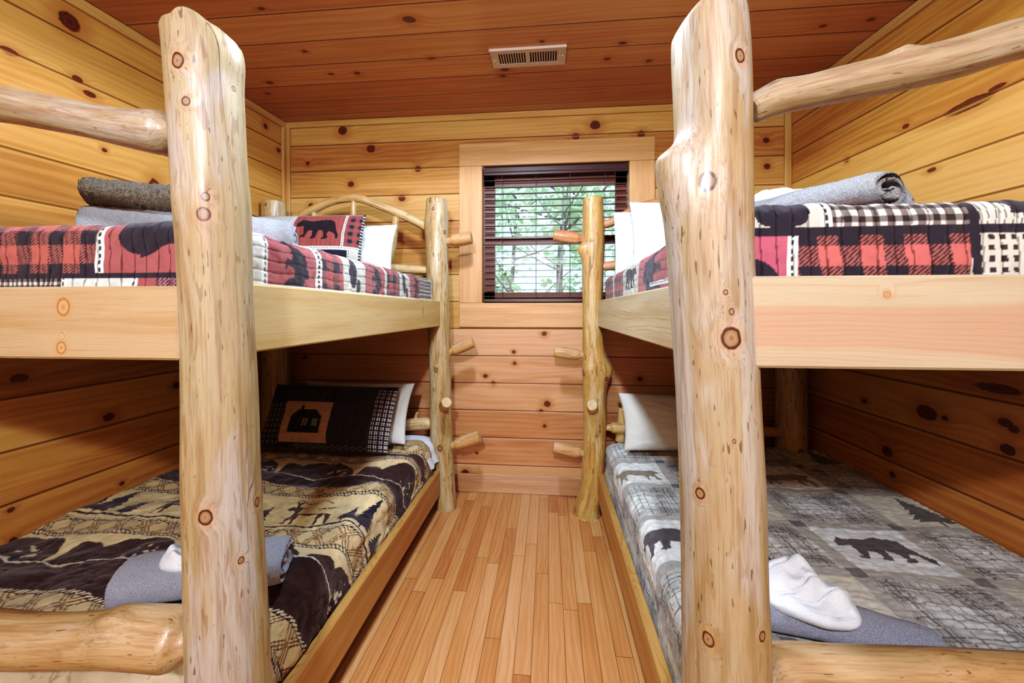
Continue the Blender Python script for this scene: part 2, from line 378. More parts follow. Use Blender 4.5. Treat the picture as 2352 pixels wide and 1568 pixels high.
def catmull(P, step):
    P = np.asarray(P, float); Q = np.vstack([2 * P[0] - P[1], P, 2 * P[-1] - P[-2]])
    out = []
    for i in range(1, len(Q) - 2):
        n = max(2, int(np.linalg.norm(Q[i + 1][:3] - Q[i][:3]) / step))
        for k in range(n):
            t = k / n; a, b, c, d = Q[i - 1], Q[i], Q[i + 1], Q[i + 2]
            out.append(0.5 * (2 * b + (c - a) * t + (2 * a - 5 * b + 4 * c - d) * t * t + (3 * b - a - 3 * c + d) * t ** 3))
    out.append(Q[-2]); return np.array(out)
def log(name, pts, mats, parent=None, seed=0, nseg=40, step=0.02, rough=0.05, bumps=(), chamf=0.008, ref=(1, 0.13, 0.07), topcut=None, neck=None, rag=0.0, origin=None, label=None):
    """pts rows (x,y,z,r). bumps: (z or s fraction, direction, amp, up, down, angular width)"""
    P = catmull(pts, step); C = P[:, :3]; R = P[:, 3].copy()
    n = len(C)
    T = np.gradient(C, axis=0); T /= np.linalg.norm(T, axis=1)[:, None]
    S = np.concatenate([[0], np.cumsum(np.linalg.norm(np.diff(C, axis=0), axis=1))])
    N = np.zeros_like(C); up = np.array(ref, float)
    n0 = up - T[0] * np.dot(up, T[0]); n0 /= np.linalg.norm(n0); N[0] = n0
    for i in range(1, n):
        q = N[i - 1] - T[i] * np.dot(N[i - 1], T[i]); N[i] = q / np.linalg.norm(q)
    B = np.cross(T, N)
    A = np.linspace(0, 2 * PI, nseg, endpoint=False)
    ca, sa = np.cos(A), np.sin(A)
    sd = int(seed * 7) % 50
    nz = fbm(ca[None, :] * 1.7 + 9 + 0 * S[:, None], sa[None, :] * 1.7 + S[:, None] * 2.2 + sd, sd, 3)
    n2 = vnoise(A[None, :] * nseg / (2 * PI) * 0.35 + 0 * S[:, None], S[:, None] * 9.0 + 5, sd + 3)
    blend = np.minimum(1, np.minimum(A, 2 * PI - A) / 0.6)[None, :]
    RR = R[:, None] * (1 + rough * nz + rough * 0.35 * n2 * blend)
    D = ca[None, :, None] * N[:, None, :] + sa[None, :, None] * B[:, None, :]
    for (pos, dr, amp, su, sdn, aw) in bumps:
        dr = np.array(dr, float); dr /= np.linalg.norm(dr)
        cosang = np.clip((D * dr).sum(-1), -1, 1); ang = np.arccos(cosang)
        ds = S - pos
        prof = np.where(ds > 0, np.exp(-(ds / su) ** 2), np.exp(-(ds / sdn) ** 2))
        RR = RR + amp * prof[:, None] * np.exp(-(ang / aw) ** 2)
    if neck:
        e, k = neck; m = S < e; RR[m] *= k
    V = C[:, None, :] + RR[..., None] * D
    lc = np.stack([RR * ca, RR * sa, np.repeat(S[:, None], nseg, 1)], -1)
    if rag:
        rg = rag * vnoise(A * 3.0, A * 0 + seed, sd + 8)
        V[0] += T[0] * rg[:, None]; V[-1] += T[-1] * rg[:, None]
    if topcut is not None:
        w = sstep(S[-1] - 0.14, S[-1], S)
        cut = np.array([topcut(*(V[-1, j] - C[-1])) for j in range(nseg)])
        V = V - T[-1][None, None, :] * (w[:, None] * cut[None, :])[..., None]
    verts = [V.reshape(-1, 3)]; lcs = [lc.reshape(-1, 3)]
    F = []
    I = np.arange(n * nseg).reshape(n, nseg)
    for i in range(n - 1):
        a, b = I[i], I[i + 1]
        F += np.stack([a, np.roll(a, -1), np.roll(b, -1), b], 1).tolist()
    fm = [0] * len(F); fs = [True] * len(F)
    base = n * nseg
    for end in (0, -1):                                           # eased rim and cut face
        ring = V[end]; ctr = ring.mean(0); tdir = T[end] * (1 if end else -1)
        off = tdir * chamf
        r2 = ctr + (ring - ctr) * (1 - chamf * 0.9 / max(R[end], 1e-3)) + off
        rin = ctr + (ring - ctr) * 0.45 + off * 1.05
        l1 = lc[end]
        verts += [ring, r2, r2, rin, (ctr + off * 1.1)[None]]
        lcs += [l1, l1, l1, l1 * 0.45, np.array([[0, 0, l1[0, 2]]])]
        b0 = base + np.arange(nseg); b1 = b0 + nseg; b2 = b1 + nseg; b3 = b2 + nseg; cc = base + 4 * nseg
        qs = np.concatenate([np.stack([b0, np.roll(b0, -1), np.roll(b1, -1), b1], 1), np.stack([b2, np.roll(b2, -1), np.roll(b3, -1), b3], 1)])
        ts = np.stack([b3, np.roll(b3, -1), np.full(nseg, cc)], 1)
        if end == 0: qs = qs[:, ::-1]; ts = ts[:, ::-1]
        F += qs.tolist() + ts.tolist(); k = len(qs) + nseg
        fm += [0] * nseg + [1] * (k - nseg); fs += [True] * nseg + [False] * (k - nseg)
        base += 4 * nseg + 1
    o = meshobj(name, np.vstack(verts), F, mats, parent, lc=np.vstack(lcs), fmat=fm, fsmooth=fs, origin=origin)
    return o

def pillow(name, ctr, w, h, t, rot, mat, parent=None, n=70, m=60, colf=None, seed=0, pinch=0.06, wr=0.012, sag=0.0, p=2.6, flange=0.0):
    """pillow in local x (width), y (height), z (thickness, front +z); rot 3x3 local->world"""
    u = np.linspace(-1, 1, n); v = np.linspace(-1, 1, m)
    u = np.sign(u) * np.abs(u) ** 0.8; v = np.sign(v) * np.abs(v) ** 0.8
    U, Vv = np.meshgrid(u, v, indexing='ij')
    X = U * w / 2 * (1 - pinch * (1 - Vv ** 2) * np.abs(U) ** 3); Y = Vv * h / 2 * (1 - pinch * (1 - U ** 2) * np.abs(Vv) ** 3)
    fu = np.clip((1 - np.abs(U)) / (1 - flange) if flange else 1 - np.abs(U), 0, 1); 
    ue = np.clip(np.abs(U) / (1 - flange), 0, 1); ve = np.clip(np.abs(Vv) / (1 - flange), 0, 1)
    Th = t / 2 * ((1 - ue ** p) * (1 - ve ** p)) ** 0.55
    nz = fbm(U * 3 + 20, Vv * 3 + 20 + seed, seed + 1, 4); radial = np.sin(np.arctan2(Vv, U) * 13 + 6 * nz) * 0.4 * (np.abs(U * Vv))
    nz = (nz + radial) * wr
    Y = Y - sag * (1 - Vv) * 0.5 * U ** 2
    Pf = np.stack([X, Y, Th + nz * (1 - (np.maximum(abs(U), abs(Vv))) ** 6)], -1)
    Pb = np.stack([X, Y, -Th + nz * 0.5 * (1 - (np.maximum(abs(U), abs(Vv))) ** 6)], -1)
    I = np.arange(n * m).reshape(n, m); J = I.copy()
    inner = np.zeros((n, m), bool); inner[1:-1, 1:-1] = True
    J[inner] = n * m + np.arange(inner.sum())
    Vt = np.vstack([Pf.reshape(-1, 3), Pb[inner]])
    q = lambda K: np.stack([K[:-1, :-1], K[1:, :-1], K[1:, 1:], K[:-1, 1:]], -1).reshape(-1, 4)
    F = np.vstack([q(I), q(J)[:, ::-1]])
    W = Vt @ np.asarray(rot, float).T + np.array(ctr)
    col = None
    if colf is not None:
        cf = colf((U + 1) / 2, (Vv + 1) / 2); cb = colf((U + 1) / 2, (Vv + 1) / 2)
        col = np.vstack([cf.reshape(-1, 3), cb[inner]])
    return meshobj(name, W, F, mat, parent, col=col)
def basis(yaw, lean):
    """pillow standing up, front towards -Y (the foot of the bed), leaning back by lean, turned by yaw"""
    R = Matrix.Rotation(yaw, 3, 'Z') @ Matrix.Rotation(PI / 2 - lean, 3, 'X')
    return np.array(R)

def towel_roll(name, p0, p1, ra, rb, mat, parent=None, turns=2.3, th=0.012, seed=0, nl=60, up=(0, 0, 1), flat=0.0, taper=1.0, r_in=0.25, phase=0.0, terry=0.0016, fold=0.0):
    """a towel rolled up around the axis p0-p1; ra half-width, rb half-height of its section"""
    p0 = np.array(p0, float); p1 = np.array(p1, float); ax = p1 - p0; Ln = np.linalg.norm(ax); ax /= Ln
    upv = np.array(up, float); upv = upv - ax * upv.dot(ax); upv /= np.linalg.norm(upv); sdv = np.cross(ax, upv)
    k = int(70 * turns); a = np.linspace(0, turns * 2 * PI, k)
    rr = r_in + (1 - r_in) * a / a[-1]
    tt = th / max(ra, rb)
    prof = []
    for sgn in (1, -1):
        r = rr + (0 if sgn > 0 else -min(tt, (1 - r_in) / turns * 0.86))
        x = np.cos(a + phase) * r; y = np.sin(a + phase) * r
        if flat: y = np.sign(y) * np.abs(y) ** (1 - flat) * (1 - 0.08)
        if fold: y = y - abs(fold) * np.maximum(0, np.sign(fold) * x) ** 2 * (0.5 + y); 
        prof.append(np.stack([x * ra, y * rb], 1))
    ring = np.vstack([prof[0], prof[1][::-1]]); K = len(ring)
    z = np.linspace(0, 1, nl)
    z = np.concatenate([[0, 0.004], 0.012 + 0.976 * z, [0.996, 1.0]])
    V = []
    for i, q in enumerate(z):
        sc = 1 + (taper - 1) * q
        e = 1 - 0.06 * math.exp(-(q * Ln / 0.012) ** 2) - 0.06 * math.exp(-((1 - q) * Ln / 0.012) ** 2)
        bend = fbm(np.array([q * 3.0 + 11]), np.array([seed + 2.2]), seed + 5, 2)[0]
        wv = 1 + 0.05 * fbm(np.cos(np.linspace(0, 2 * PI, K)) * 1.5 + q * 2.5, np.full(K, q * 4.0 + 3), seed + 2, 2)
        p = ring * sc * e * wv[:, None]
        j = terry * (RNG.random(K) - 0.5) * 2
        dz = 0.006 * np.sin(np.arange(K) * 0.13 + seed) * (1 if i < 3 or i > len(z) - 4 else 0)
        V.append(p0 + ax * (q * Ln + dz)[:, None] + sdv * (p[:, :1] + j[:, None]) + upv * (p[:, 1:] + bend * 0.01 + j[:, None]))
    V = np.array(V); V = V.reshape(-1, 3)
    I = np.arange(len(z) * K).reshape(len(z), K)
    I2 = np.hstack([I, I[:, :1]])
    F = np.stack([I2[:-1, :-1], I2[:-1, 1:], I2[1:, 1:], I2[1:, :-1]], -1).reshape(-1, 4).tolist()
    kk = len(prof[0])
    for e, flip in ((0, False), (len(z) - 1, True)):
        for i in range(kk - 1):
            f = [I[e, i], I[e, K - 1 - i], I[e, K - 2 - i], I[e, i + 1]]
            F.append(f[::-1] if flip else f)
    return meshobj(name, V, [list(map(int, f)) for f in F], mat, parent)

def heap(name, ctr, size, mat, seed=0, n=150, m=70, zrot=0.0, terry=0.0003, folds=2.4, fdir=0.5, lump=(0.3, 0.2, 0.5)):
    """a loosely folded cloth lying in soft folds; ctr is the middle of its underside"""
    th = np.linspace(0, 2 * PI, n, endpoint=False); rho = np.linspace(0, 1, m) ** 0.7
    Tm, Rm = np.meshgrid(th, rho, indexing='ij')
    ct, st = np.cos(Tm), np.sin(Tm)
    Ro = (np.abs(ct) ** 3.2 + np.abs(st) ** 3.2) ** (-1 / 3.2) * (1 + 0.16 * fbm(ct * 1.3 + 8, st * 1.3 + 8, seed, 2))
    x = Rm * Ro * ct; y = Rm * Ro * st
    w = fbm(x * 1.1 + 12, y * 1.1 + 12, seed + 3, 2)
    d = x * math.cos(fdir) + y * math.sin(fdir)
    ph = folds * d * PI + 3.0 * w
    ridge = np.cos(ph * 0.5) ** 2
    ridge2 = np.cos(folds * 0.8 * PI * (y * math.cos(fdir) - x * math.sin(fdir)) + 4 * w) ** 2
    edge = (1 - Rm ** 7) ** 0.5
    cre = np.exp(-(np.sin(2.6 * PI * (0.8 * y - 0.5 * x) * folds * 0.5 + 5 * w) / 0.22) ** 2) * (Rm < 0.93)
    z = edge * (0.46 + 0.36 * ridge + 0.13 * ridge2 + 0.36 * w - 0.09 * cre + lump[2] * np.exp(-((x - lump[0]) ** 2 + (y - lump[1]) ** 2) / 0.16))
    puff = 1 + 0.10 * np.sin(PI * np.clip(z / 0.5, 0, 1)) * (Rm > 0.9)
    X = x * size[0] * puff; Y = y * size[1] * puff; Z = z * size[2]
    c, s_ = math.cos(zrot), math.sin(zrot)
    P = np.stack([c * X - s_ * Y + ctr[0], s_ * X + c * Y + ctr[1], Z + ctr[2]], -1)
    P[:, 1:-1] += terry * RNG.standard_normal(P[:, 1:-1].shape)
    P[:, 0] = P[:, 0].mean(0)
    bot = np.repeat(np.array([[[ctr[0], ctr[1], ctr[2] - 0.001]]]), n, 0)
    P = np.concatenate([P, bot], 1)
    return meshobj(name, P.reshape(-1, 3), gridF(n, m + 1, True)[:, ::-1], mat)

# ------------------------------------------------------------------ motifs printed on the cloths
BEAR = [((x - 665) / 465.0, (540 - y) / 210.0) for x, y in [(665, 400), (680, 370), (705, 350), (712, 335), (735, 338), (760, 342), (800, 350), (850, 352), (900, 338), (960, 330), (1020, 335), (1060, 355), (1080, 390), (1095, 440), (1115, 470), (1128, 500), (1115, 535), (1098, 525), (1090, 490), (1060, 470), (1020, 460), (1005, 490), (1015, 515), (1000, 530), (950, 538), (945, 525), (970, 510), (965, 480), (950, 450), (905, 445), (895, 480), (885, 525), (850, 533), (820, 525), (825, 515), (845, 505), (840, 450), (800, 455), (785, 480), (765, 515), (705, 515), (710, 500), (740, 490), (745, 450), (745, 410), (720, 405), (690, 415), (668, 412)]]
ELK = [(0, .55), (.06, .62), (.12, .62), (.10, .70), (.02, .80), (.03, .92), (.06, .80), (.13, .74), (.12, .90), (.16, .76), (.2, .95), (.2, .74), (.17, .64), (.25, .58), (.45, .56), (.75, .6), (.92, .58), (1.0, .5), (.96, .42), (.9, .36), (.93, .2), (.97, 0), (.92, 0), (.86, .18), (.8, .3), (.76, .15), (.78, 0), (.73, 0), (.7, .25), (.5, .28), (.36, .28), (.34, .12), (.36, 0), (.31, 0), (.28, .2), (.22, .1), (.2, 0), (.16, 0), (.2, .25), (.2, .42), (.14, .5), (.08, .48), (.03, .5)]
def pine(x, y):
    y2 = np.clip(y, 0, 1); k = y2 * 6
    hw = 0.5 * (1 - y2) * (0.62 + 0.38 * (1 - (k - np.floor(k))))
    return ((np.abs(x) < hw + 0.05 * vnoise(x * 40, y * 60, 3)) & (y > 0.08) & (y < 1)) | ((np.abs(x) < 0.03) & (y > -0.06) & (y <= 0.1))
def paint(c, mask, rgb, f=1.0):
    if np.any(mask): c[mask] = c[mask] * (1 - f) + lin(rgb) * f
RED, NAVY, CREAM, PINK = (178, 92, 86), (40, 42, 54), (208, 204, 192), (160, 86, 88)
def plaid(c, m, x, q, x0, px, wx, rows, red=RED, hp=0.0075):
    """buffalo plaid: red columns start at x0, pitch px, width wx; rows = list of (q0,q1)"""
    col = np.mod(x - x0, px) < wx; row = np.zeros(x.shape, bool)
    for a, b in rows: row |= (q >= a) & (q < b)
    hat = np.mod(x * 0.8 + q, hp) < hp * 0.5
    paint(c, m, NAVY); paint(c, m & col & row, red)
    hm = m & (col ^ row); paint(c, hm, (66, 46, 52)); paint(c, hm & hat, (158, 92, 88))
def gingham(c, m, x, q, p, a=(228, 224, 212), b=(112, 104, 102), d=(44, 42, 46)):
    i = np.mod(x, p) < p / 2; j = np.mod(q, p) < p / 2
    paint(c, m, a); paint(c, m & (i ^ j), b); paint(c, m & i & j, d)
def dashes(c, m, along, across, a0, w, rgb=(40, 38, 42)):
    """white tape with running stitches down its middle"""
    paint(c, m & (np.abs(across - a0) < w / 2), (236, 234, 228))
    paint(c, m & (np.abs(across - a0) < w * 0.13) & (np.mod(along, 0.017) < 0.011), rgb)

# ------------------------------------------------------------------ quilts
def quilt(name, xw, xe, yh, yf, ztop, ds, de, r, mat, colf, dispf, label, cat, ss, ts, skew=0.0, rmin=0.0):
    """a cover over a mattress; s runs from the wall to the aisle edge then down, t from head to foot then down"""
    sg = 1 if xe > xw else -1
    W, Ln = abs(xe - xw), abs(yh - yf)
    s, t = np.meshgrid(ss, ts, indexing='ij')
    a = s - (W - r); b = t - (Ln - r)
    def P(v):
        v = np.maximum(v, 0); q = np.minimum(v, r * PI / 2)
        return r * np.sin(q / r), -(r - r * np.cos(q / r)) - np.maximum(v - r * PI / 2, 0)
    ax, az = P(a); bx, bz = P(b)
    both = (a > 0) & (b > 0)
    hyp = np.hypot(ax, bx); k = np.where(both, np.maximum(ax, bx) / np.maximum(hyp, 1e-9), 1)
    ax = np.where(both, ax * k, ax); bx = np.where(both, bx * k, bx)
    z = ztop + np.minimum(az, bz)
    X = xw + sg * (np.minimum(s, W - r) + ax); Y = yh - (np.minimum(t, Ln - r) + bx)
    Pm = np.stack([X, Y, z], -1)
    du = np.gradient(Pm, axis=0); dv = np.gradient(Pm, axis=1)
    nrm = np.cross(du, dv); ln = np.linalg.norm(nrm, axis=-1, keepdims=True); nrm = nrm / np.maximum(ln, 1e-12)
    if nrm[5, 5, 2] < 0: nrm = -nrm
    h = dispf(s, t, a, b, X, Y, z)
    Pm = Pm + nrm * h[..., None]
    c = colf(s, t, a, b, X, Y, z)
    F = gridF(len(ss), len(ts))
    if sg > 0: F = F[:, ::-1]
    o = meshobj(name, Pm.reshape(-1, 3), F, mat, col=c.reshape(-1, 3))
    tag(o, label, cat); return o

def upper_top(c, s, t, flat):
    """patchwork on the flat top: alternating blocks"""
    i = np.floor(s / 0.24).astype(int); j = np.floor(t / 0.22).astype(int); k = (i * 2 + j * 3) % 4
    paint(c, flat & (k == 0), CREAM); paint(c, flat & (k == 1), PINK)
    gingham(c, flat & (k == 2), s, t, 0.026); plaid(c, flat & (k == 3), s, t, 0.0, 0.085, 0.043, [(0.043 + 0.085 * n, 0.085 + 0.085 * n) for n in range(26)])
def upper_disp(s, t, a, b, X, Y, z):
    g = np.abs(np.mod(s + 0.0025 * np.sin(t * 40), 0.032) / 0.032 - 0.5) * 2          # channel quilting runs along the bed
    puff = (1 - g ** 6) * 0.0022
    n = fbm(s * 7 + 3, t * 7, 5, 3) * 0.007 + fbm(s * 40, t * 34, 6, 2) * 0.004
    return puff + n
def qlines(c, s, t):
    g = np.abs(np.mod(s + 0.0025 * np.sin(t * 40) + 0.016, 0.032) - 0.016)
    m = g < 0.0017
    c[m] = c[m] * 0.34
    f = 1 + 0.10 * fbm(s * 30, t * 30, 9, 3)
    return c * f[..., None]
def side_bands(c, m, Y, q, seq):
    for y0, y1, k in seq:
        mm = m & (Y >= y0) & (Y < y1); w = y1 - y0; u = (Y - y0) / w
        if k == 'cream': paint(c, mm, CREAM)
        elif k == 'bearred':
            paint(c, mm, PINK)
            paint(c, mm & inpoly(BEAR, 1.0 - (q - 0.02) / 0.24, (u - 0.3) / 0.45), NAVY)
            paint(c, mm & (np.abs(u - 0.72 - 0.9 * (q - 0.08)) < 0.05) & (q > 0.06) & (q < 0.14), NAVY)
        elif k == 'paw':
            paint(c, mm, CREAM)
            e1 = ((u - 0.42) / 0.16) ** 2 + ((q - 0.085) / 0.065) ** 2 < 1; e2 = ((u - 0.66 + (q - 0.13)) / 0.12) ** 2 + ((q - 0.14) / 0.03) ** 2 < 1
            e3 = (np.abs(u - 0.40 - 1.2 * (q - 0.02)) < 0.07) & (q < 0.06)
            paint(c, mm & (e1 | e2 | e3), NAVY)
        elif k == 'plaid': plaid(c, mm, Y, q, y0 + 0.03, 0.085, 0.043, [(0.02, 0.06), (0.10, 0.145)], red=(176, 82, 80))
        elif k == 'ging': gingham(c, mm, Y, q, 0.024)
        elif k == 'tape': dashes(c, mm, q, Y, (y0 + y1) / 2, w)
        elif k == 'stripe':
            paint(c, mm, (214, 206, 188)); paint(c, mm & (np.mod(Y, 0.03) < 0.005), (90, 84, 78))
            paint(c, mm & inpoly(BEAR, (u - 0.1) / 0.7, 1 - (q - 0.05) / 0.10), NAVY)

def col_upper_left(s, t, a, b, X, Y, z):
    c = np.zeros(s.shape + (3,)); c[:] = lin(CREAM)
    upper_top(c, s, t, (a <= 0) & (b <= 0))
    q = np.maximum(a, 0); m = (a > 0) & (b <= 0.02)
    side_bands(c, m, Y, q, [(0, 1.022, 'cream'), (1.022, 1.045, 'tape'), (1.045, 1.275, 'bearred'), (1.275, 1.31, 'tape'), (1.31, 1.455, 'plaid'), (1.455, 1.64, 'paw'), (1.64, 1.845, 'bearred'), (1.845, 1.87, 'tape'), (1.87, 2.04, 'plaid'), (2.04, 2.2, 'paw'), (2.2, 2.36, 'bearred'), (2.36, 2.60, 'ging'), (2.60, 3, 'cream')])
    dashes(c, m & (Y < 1.30), Y, q, 0.012, 0.014); dashes(c, m, Y, q, 0.172, 0.014)
    q = b; m = b > -0.05
    x = X
    mm = m & (x < -1.097) & (q < 0.149)
    plaid(c, mm, x - 0.10 * (0.1 - q) * 0, q, -1.362, 0.0885, 0.046, [(0.006, 0.043), (0.079, 0.125)])
    paint(c, m & (x >= -1.097) & (q < 0.149), PINK)
    dashes(c, m & (q < 0.149) & (x < -1.06), q, x, -1.085, 0.024)
    bl = m & (x > -1.036) & (q > -0.03) & (q < 0.098 + 0.016 * np.sin((x + 1.03) * 34)) & (((x + 0.98) / 0.058) ** 2 + np.maximum(0, (q - 0.05) / 0.055) ** 2 < np.where(x < -0.98, 1, 99))
    paint(c, bl, NAVY); paint(c, bl & (q < 0.008) & (np.mod(x, 0.07) < 0.03), PINK)
    paint(c, m & (q >= 0.149) & (q < 0.163), NAVY)
    lo = m & (q >= 0.163)
    gingham(c, lo & (x < -1.187), x, q, 0.0148, d=(40, 38, 46))
    paint(c, lo & (x >= -1.187) & (x < -0.985), (222, 224, 214))
    for x0 in (-1.18, -0.995): dashes(c, lo & (np.abs(x - x0) < 0.009), q, x, x0, 0.018)
    paint(c, lo & (((x + 1.09) / 0.045) ** 2 + ((q - 0.205) / 0.022) ** 2 < 1), NAVY); paint(c, lo & (((x + 1.03) / 0.03) ** 2 + ((q - 0.205) / 0.022) ** 2 < 1), NAVY)
    paint(c, lo & (x >= -0.985) & (x < -0.935), PINK)
    h = lo & (x >= -0.935); paint(c, h, (74, 44, 60)); paint(c, h & (np.mod(x * 0.8 + q, 0.008) < 0.004), (170, 120, 124))
    return qlines(c, s, t)
def col_upper_right(s, t, a, b, X, Y, z):
    c = np.zeros(s.shape + (3,)); c[:] = lin(CREAM)
    upper_top(c, s, t, (a <= 0) & (b <= 0))
    q = np.maximum(a, 0); m = (a > 0) & (b <= 0.02)
    side_bands(c, m, Y, q, [(0, 1.2, 'plaid'), (1.2, 1.70, 'bearred'), (1.70, 2.05, 'stripe'), (2.05, 2.30, 'plaid'), (2.30, 2.36, 'cream'), (2.36, 3, 'plaid')])
    dashes(c, m & (Y < 1.5), Y, q, 0.15, 0.014)
    q = b; m = b > -0.06; x = X
    up = m & (q < 0.081)
    paint(c, up & (x < 0.567), CREAM)
    paint(c, up & (np.abs((x - 0.478) / 0.056) ** 3.0 + np.abs((q - 0.036) / 0.040) ** 3.0 < 1 + 0.9 * (x - 0.47)), NAVY)
    dashes(c, up & (np.abs(x - 0.567) < 0.012), q, x, 0.567, 0.024)
    gingham(c, up & (x >= 0.578) & (x < 0.827), x, q, 0.0272, b=(118, 110, 106))
    rt = up & (x >= 0.845)
    paint(c, rt, (226, 222, 208)); paint(c, rt & (np.mod(x + 0.12 * q, 0.0155) < 0.0022), (84, 80, 78))
    p = np.abs(np.mod(x - 0.862, 0.135) - 0.067)
    paint(c, rt & (p < 0.052 - 0.62 * np.abs(q - 0.004) + 0.008 * np.sin(q * 130)) & (q < 0.055), NAVY)
    paint(c, m & (q >= 0.077) & (q < 0.095), NAVY)
    lo = m & (q >= 0.095)
    plaid(c, lo & (x >= 0.507) & (x < 0.83), x - 0.12 * (q - 0.12), q, 0.548, 0.0818, 0.042, [(0.114, 0.156)], red=(200, 104, 100), hp=0.0078)
    paint(c, lo & (x < 0.492), (186, 92, 112))
    paint(c, lo & (((x - 0.42) / 0.062) ** 2 + ((q - 0.215) / 0.075) ** 2 < 1), NAVY)
    dashes(c, lo & (np.abs(x - 0.499) < 0.010), q, x - 0.0, 0.499, 0.02)
    og = lo & (x >= 0.845)
    paint(c, og, (196, 186, 168)); i = np.mod(x - 0.1 * q, 0.0215); j = np.mod(q, 0.0215)
    paint(c, og & (i < 0.0105), (222, 216, 202)); paint(c, og & (j < 0.0105), (222, 216, 202)); paint(c, og & (i > 0.0105) & (j > 0.0105), (52, 48, 48))
    paint(c, m & (x >= 0.827 + 0.09 * np.maximum(q - 0.1, 0)) & (x < 0.846 + 0.09 * np.maximum(q - 0.1, 0)), NAVY)
    return qlines(c, s, t)

# lower bunk, brown: bands of wildlife across the bed
TAN, DBR, BRN, DNV = (234, 206, 152), (44, 32, 32), (92, 62, 48), (34, 34, 52)
def col_lower_left(s, t, a, b, X, Y, z):
    n1 = fbm(s * 5, t * 5, 21, 3)
    p = s; yy = 2.70 - t + 0.05 * (s - 0.9) * -1 * 0.6 + 0.012 * np.sin(s * 9) + 0.02 * n1 * 0.6
    # down the aisle side the bands lean towards the head of the bed
    yy = yy - 0.35 * np.maximum(a, 0)
    c = np.zeros(s.shape + (3,)); c[:] = lin(TAN)
    n2 = fbm(s * 55, t * 55, 22, 3); n3 = fbm(s * 20, t * 20, 23, 3)
    def lattice(y0, y1):
        m = (yy >= y0) & (yy < y1)
        paint(c, m, (218, 190, 138)); w = y1 - y0; rp = 0.016
        u = (yy - y0) / w; k = 0.105
        d1 = np.abs(np.mod(p / k + u * 0.9, 1.0) - 0.5); d2 = np.abs(np.mod(p / k - u * 0.9, 1.0) - 0.5)
        dd = np.minimum(d1, d2)
        paint(c, m & (dd < 0.16), (94, 66, 44)); paint(c, m & (dd < 0.10), (222, 196, 148)); paint(c, m & (dd < 0.035), (112, 80, 52))
        d3 = np.hypot(np.mod(p / k + 0.5, 1.0) - 0.5, (u - 0.5) * 0.8); paint(c, m & (d3 < 0.09), (150, 116, 74))
        for e, sg2 in ((y0, 1), (y1, -1)):
            r_ = np.abs(yy - e - sg2 * 0.006)
            paint(c, r_ < 0.0105, DBR)
            paint(c, (r_ < 0.0065) & (np.mod(p * 1.0 + sg2 * (yy - e) * 1.2, 0.017) < 0.0095), (230, 212, 172))
    def bears(y0, y1, gy, flip, off):
        m = (yy >= y0) & (yy < y1); paint(c, m, TAN)
        u = (np.mod(p * flip + off, 0.46)) / 0.46; v = (yy - gy) / (y1 - gy)
        mnd = np.sqrt(np.maximum(0, 1 - ((u - 0.56) / 0.40) ** 2)) * 0.90
        head = ((u - 0.09) / 0.17) ** 2 + ((v - 0.30 - 0.06 * n3) / 0.40) ** 2 < 1
        body = (v < mnd + 0.10 * n3) | head
        paint(c, m & body & (v > -0.1), (52, 38, 36)); mm = m & body; c[mm] *= (1 + 0.5 * n2[mm, None])
        tu = np.mod(p * 7.0 + off * 3, 1.0) - 0.5; tr = m & (np.hypot(tu * 1.3, (v - 0.10) * 1.2) < 0.34 + 0.6 * n2) & (np.mod(np.floor(p * 7.0 + off * 3 + 0.0), 3) == 1)
        paint(c, tr, DNV); paint(c, tr & (n2 > 0.16), (210, 196, 166))
        gl = gy + 0.020 * np.sin(p * 11 + off * 7) + 0.008 * np.sin(p * 29)
        gm = m & (yy < gl); paint(c, gm, (50, 33, 30)); c[gm] *= (1 + 0.9 * n2[gm, None] + 0.5 * n3[gm, None])
        wl = np.abs(yy - gl) < 0.0036; paint(c, wl & m, (214, 204, 184))
    def scene(y0, y1):
        m = (yy >= y0) & (yy < y1); paint(c, m, (228, 202, 148)); c[m] *= (1 + 0.25 * n3[m, None])
        k = 0.60; u = np.mod(p + 0.02, k); v = (yy - y0) / (y1 - y0)
        for x0, w_, h_ in ((0.10, 0.17, 0.86), (0.02, 0.12, 0.6), (0.24, 0.12, 0.55)):
            paint(c, m & pine((u - x0) / w_, (v - 0.12) / h_), DNV)
        e = inpoly(ELK, (u - 0.32) / 0.24, (v - 0.14) / 0.82)
        paint(c, m & e, (64, 48, 44)); bodyl = e & (u - 0.32 > 0.07) & (v > 0.42) & (v < 0.60); paint(c, m & bodyl, (222, 196, 140))
        br = np.abs(v - 0.80 - 0.05 * np.sin(u * 60) - 0.1 * (u - 0.4)) < 0.012; paint(c, m & br & (u > 0.30) & (u < 0.5), (96, 72, 54))
        gm = np.abs(yy - y0 - 0.022 - 0.008 * np.sin(p * 13)) < 0.006; paint(c, gm & m, DBR)
        wm = np.abs(yy - y0 - 0.029 - 0.008 * np.sin(p * 13)) < 0.002; paint(c, wm & m, (210, 196, 166))
    paint(c, yy < 1.0, (196, 172, 136))
    lattice(0.985, 1.10); bears(1.10, 1.425, 1.265, 1, 0.16); lattice(1.425, 1.54); scene(1.54, 1.815); lattice(1.815, 1.92)
    bears(1.92, 2.235, 2.04, 1, 0.35); lattice(2.235, 2.335); paint(c, (yy >= 2.335) & (yy < 2.40), (70, 46, 40)); lattice(2.40, 2.50)
    m = yy >= 2.50; paint(c, m, (176, 148, 108)); br = m & (np.abs(np.sin(p * 30 + yy * 40 + 4 * n3)) < 0.12); paint(c, br, (110, 84, 60))
    # the drop at the foot end: cream with dark animals and spruce
    f = (yy < 0.985); hgt = b - 0.05
    u = np.mod(p - 0.02, 0.31)
    rag = 0.03 * n2 + 0.02 * n3
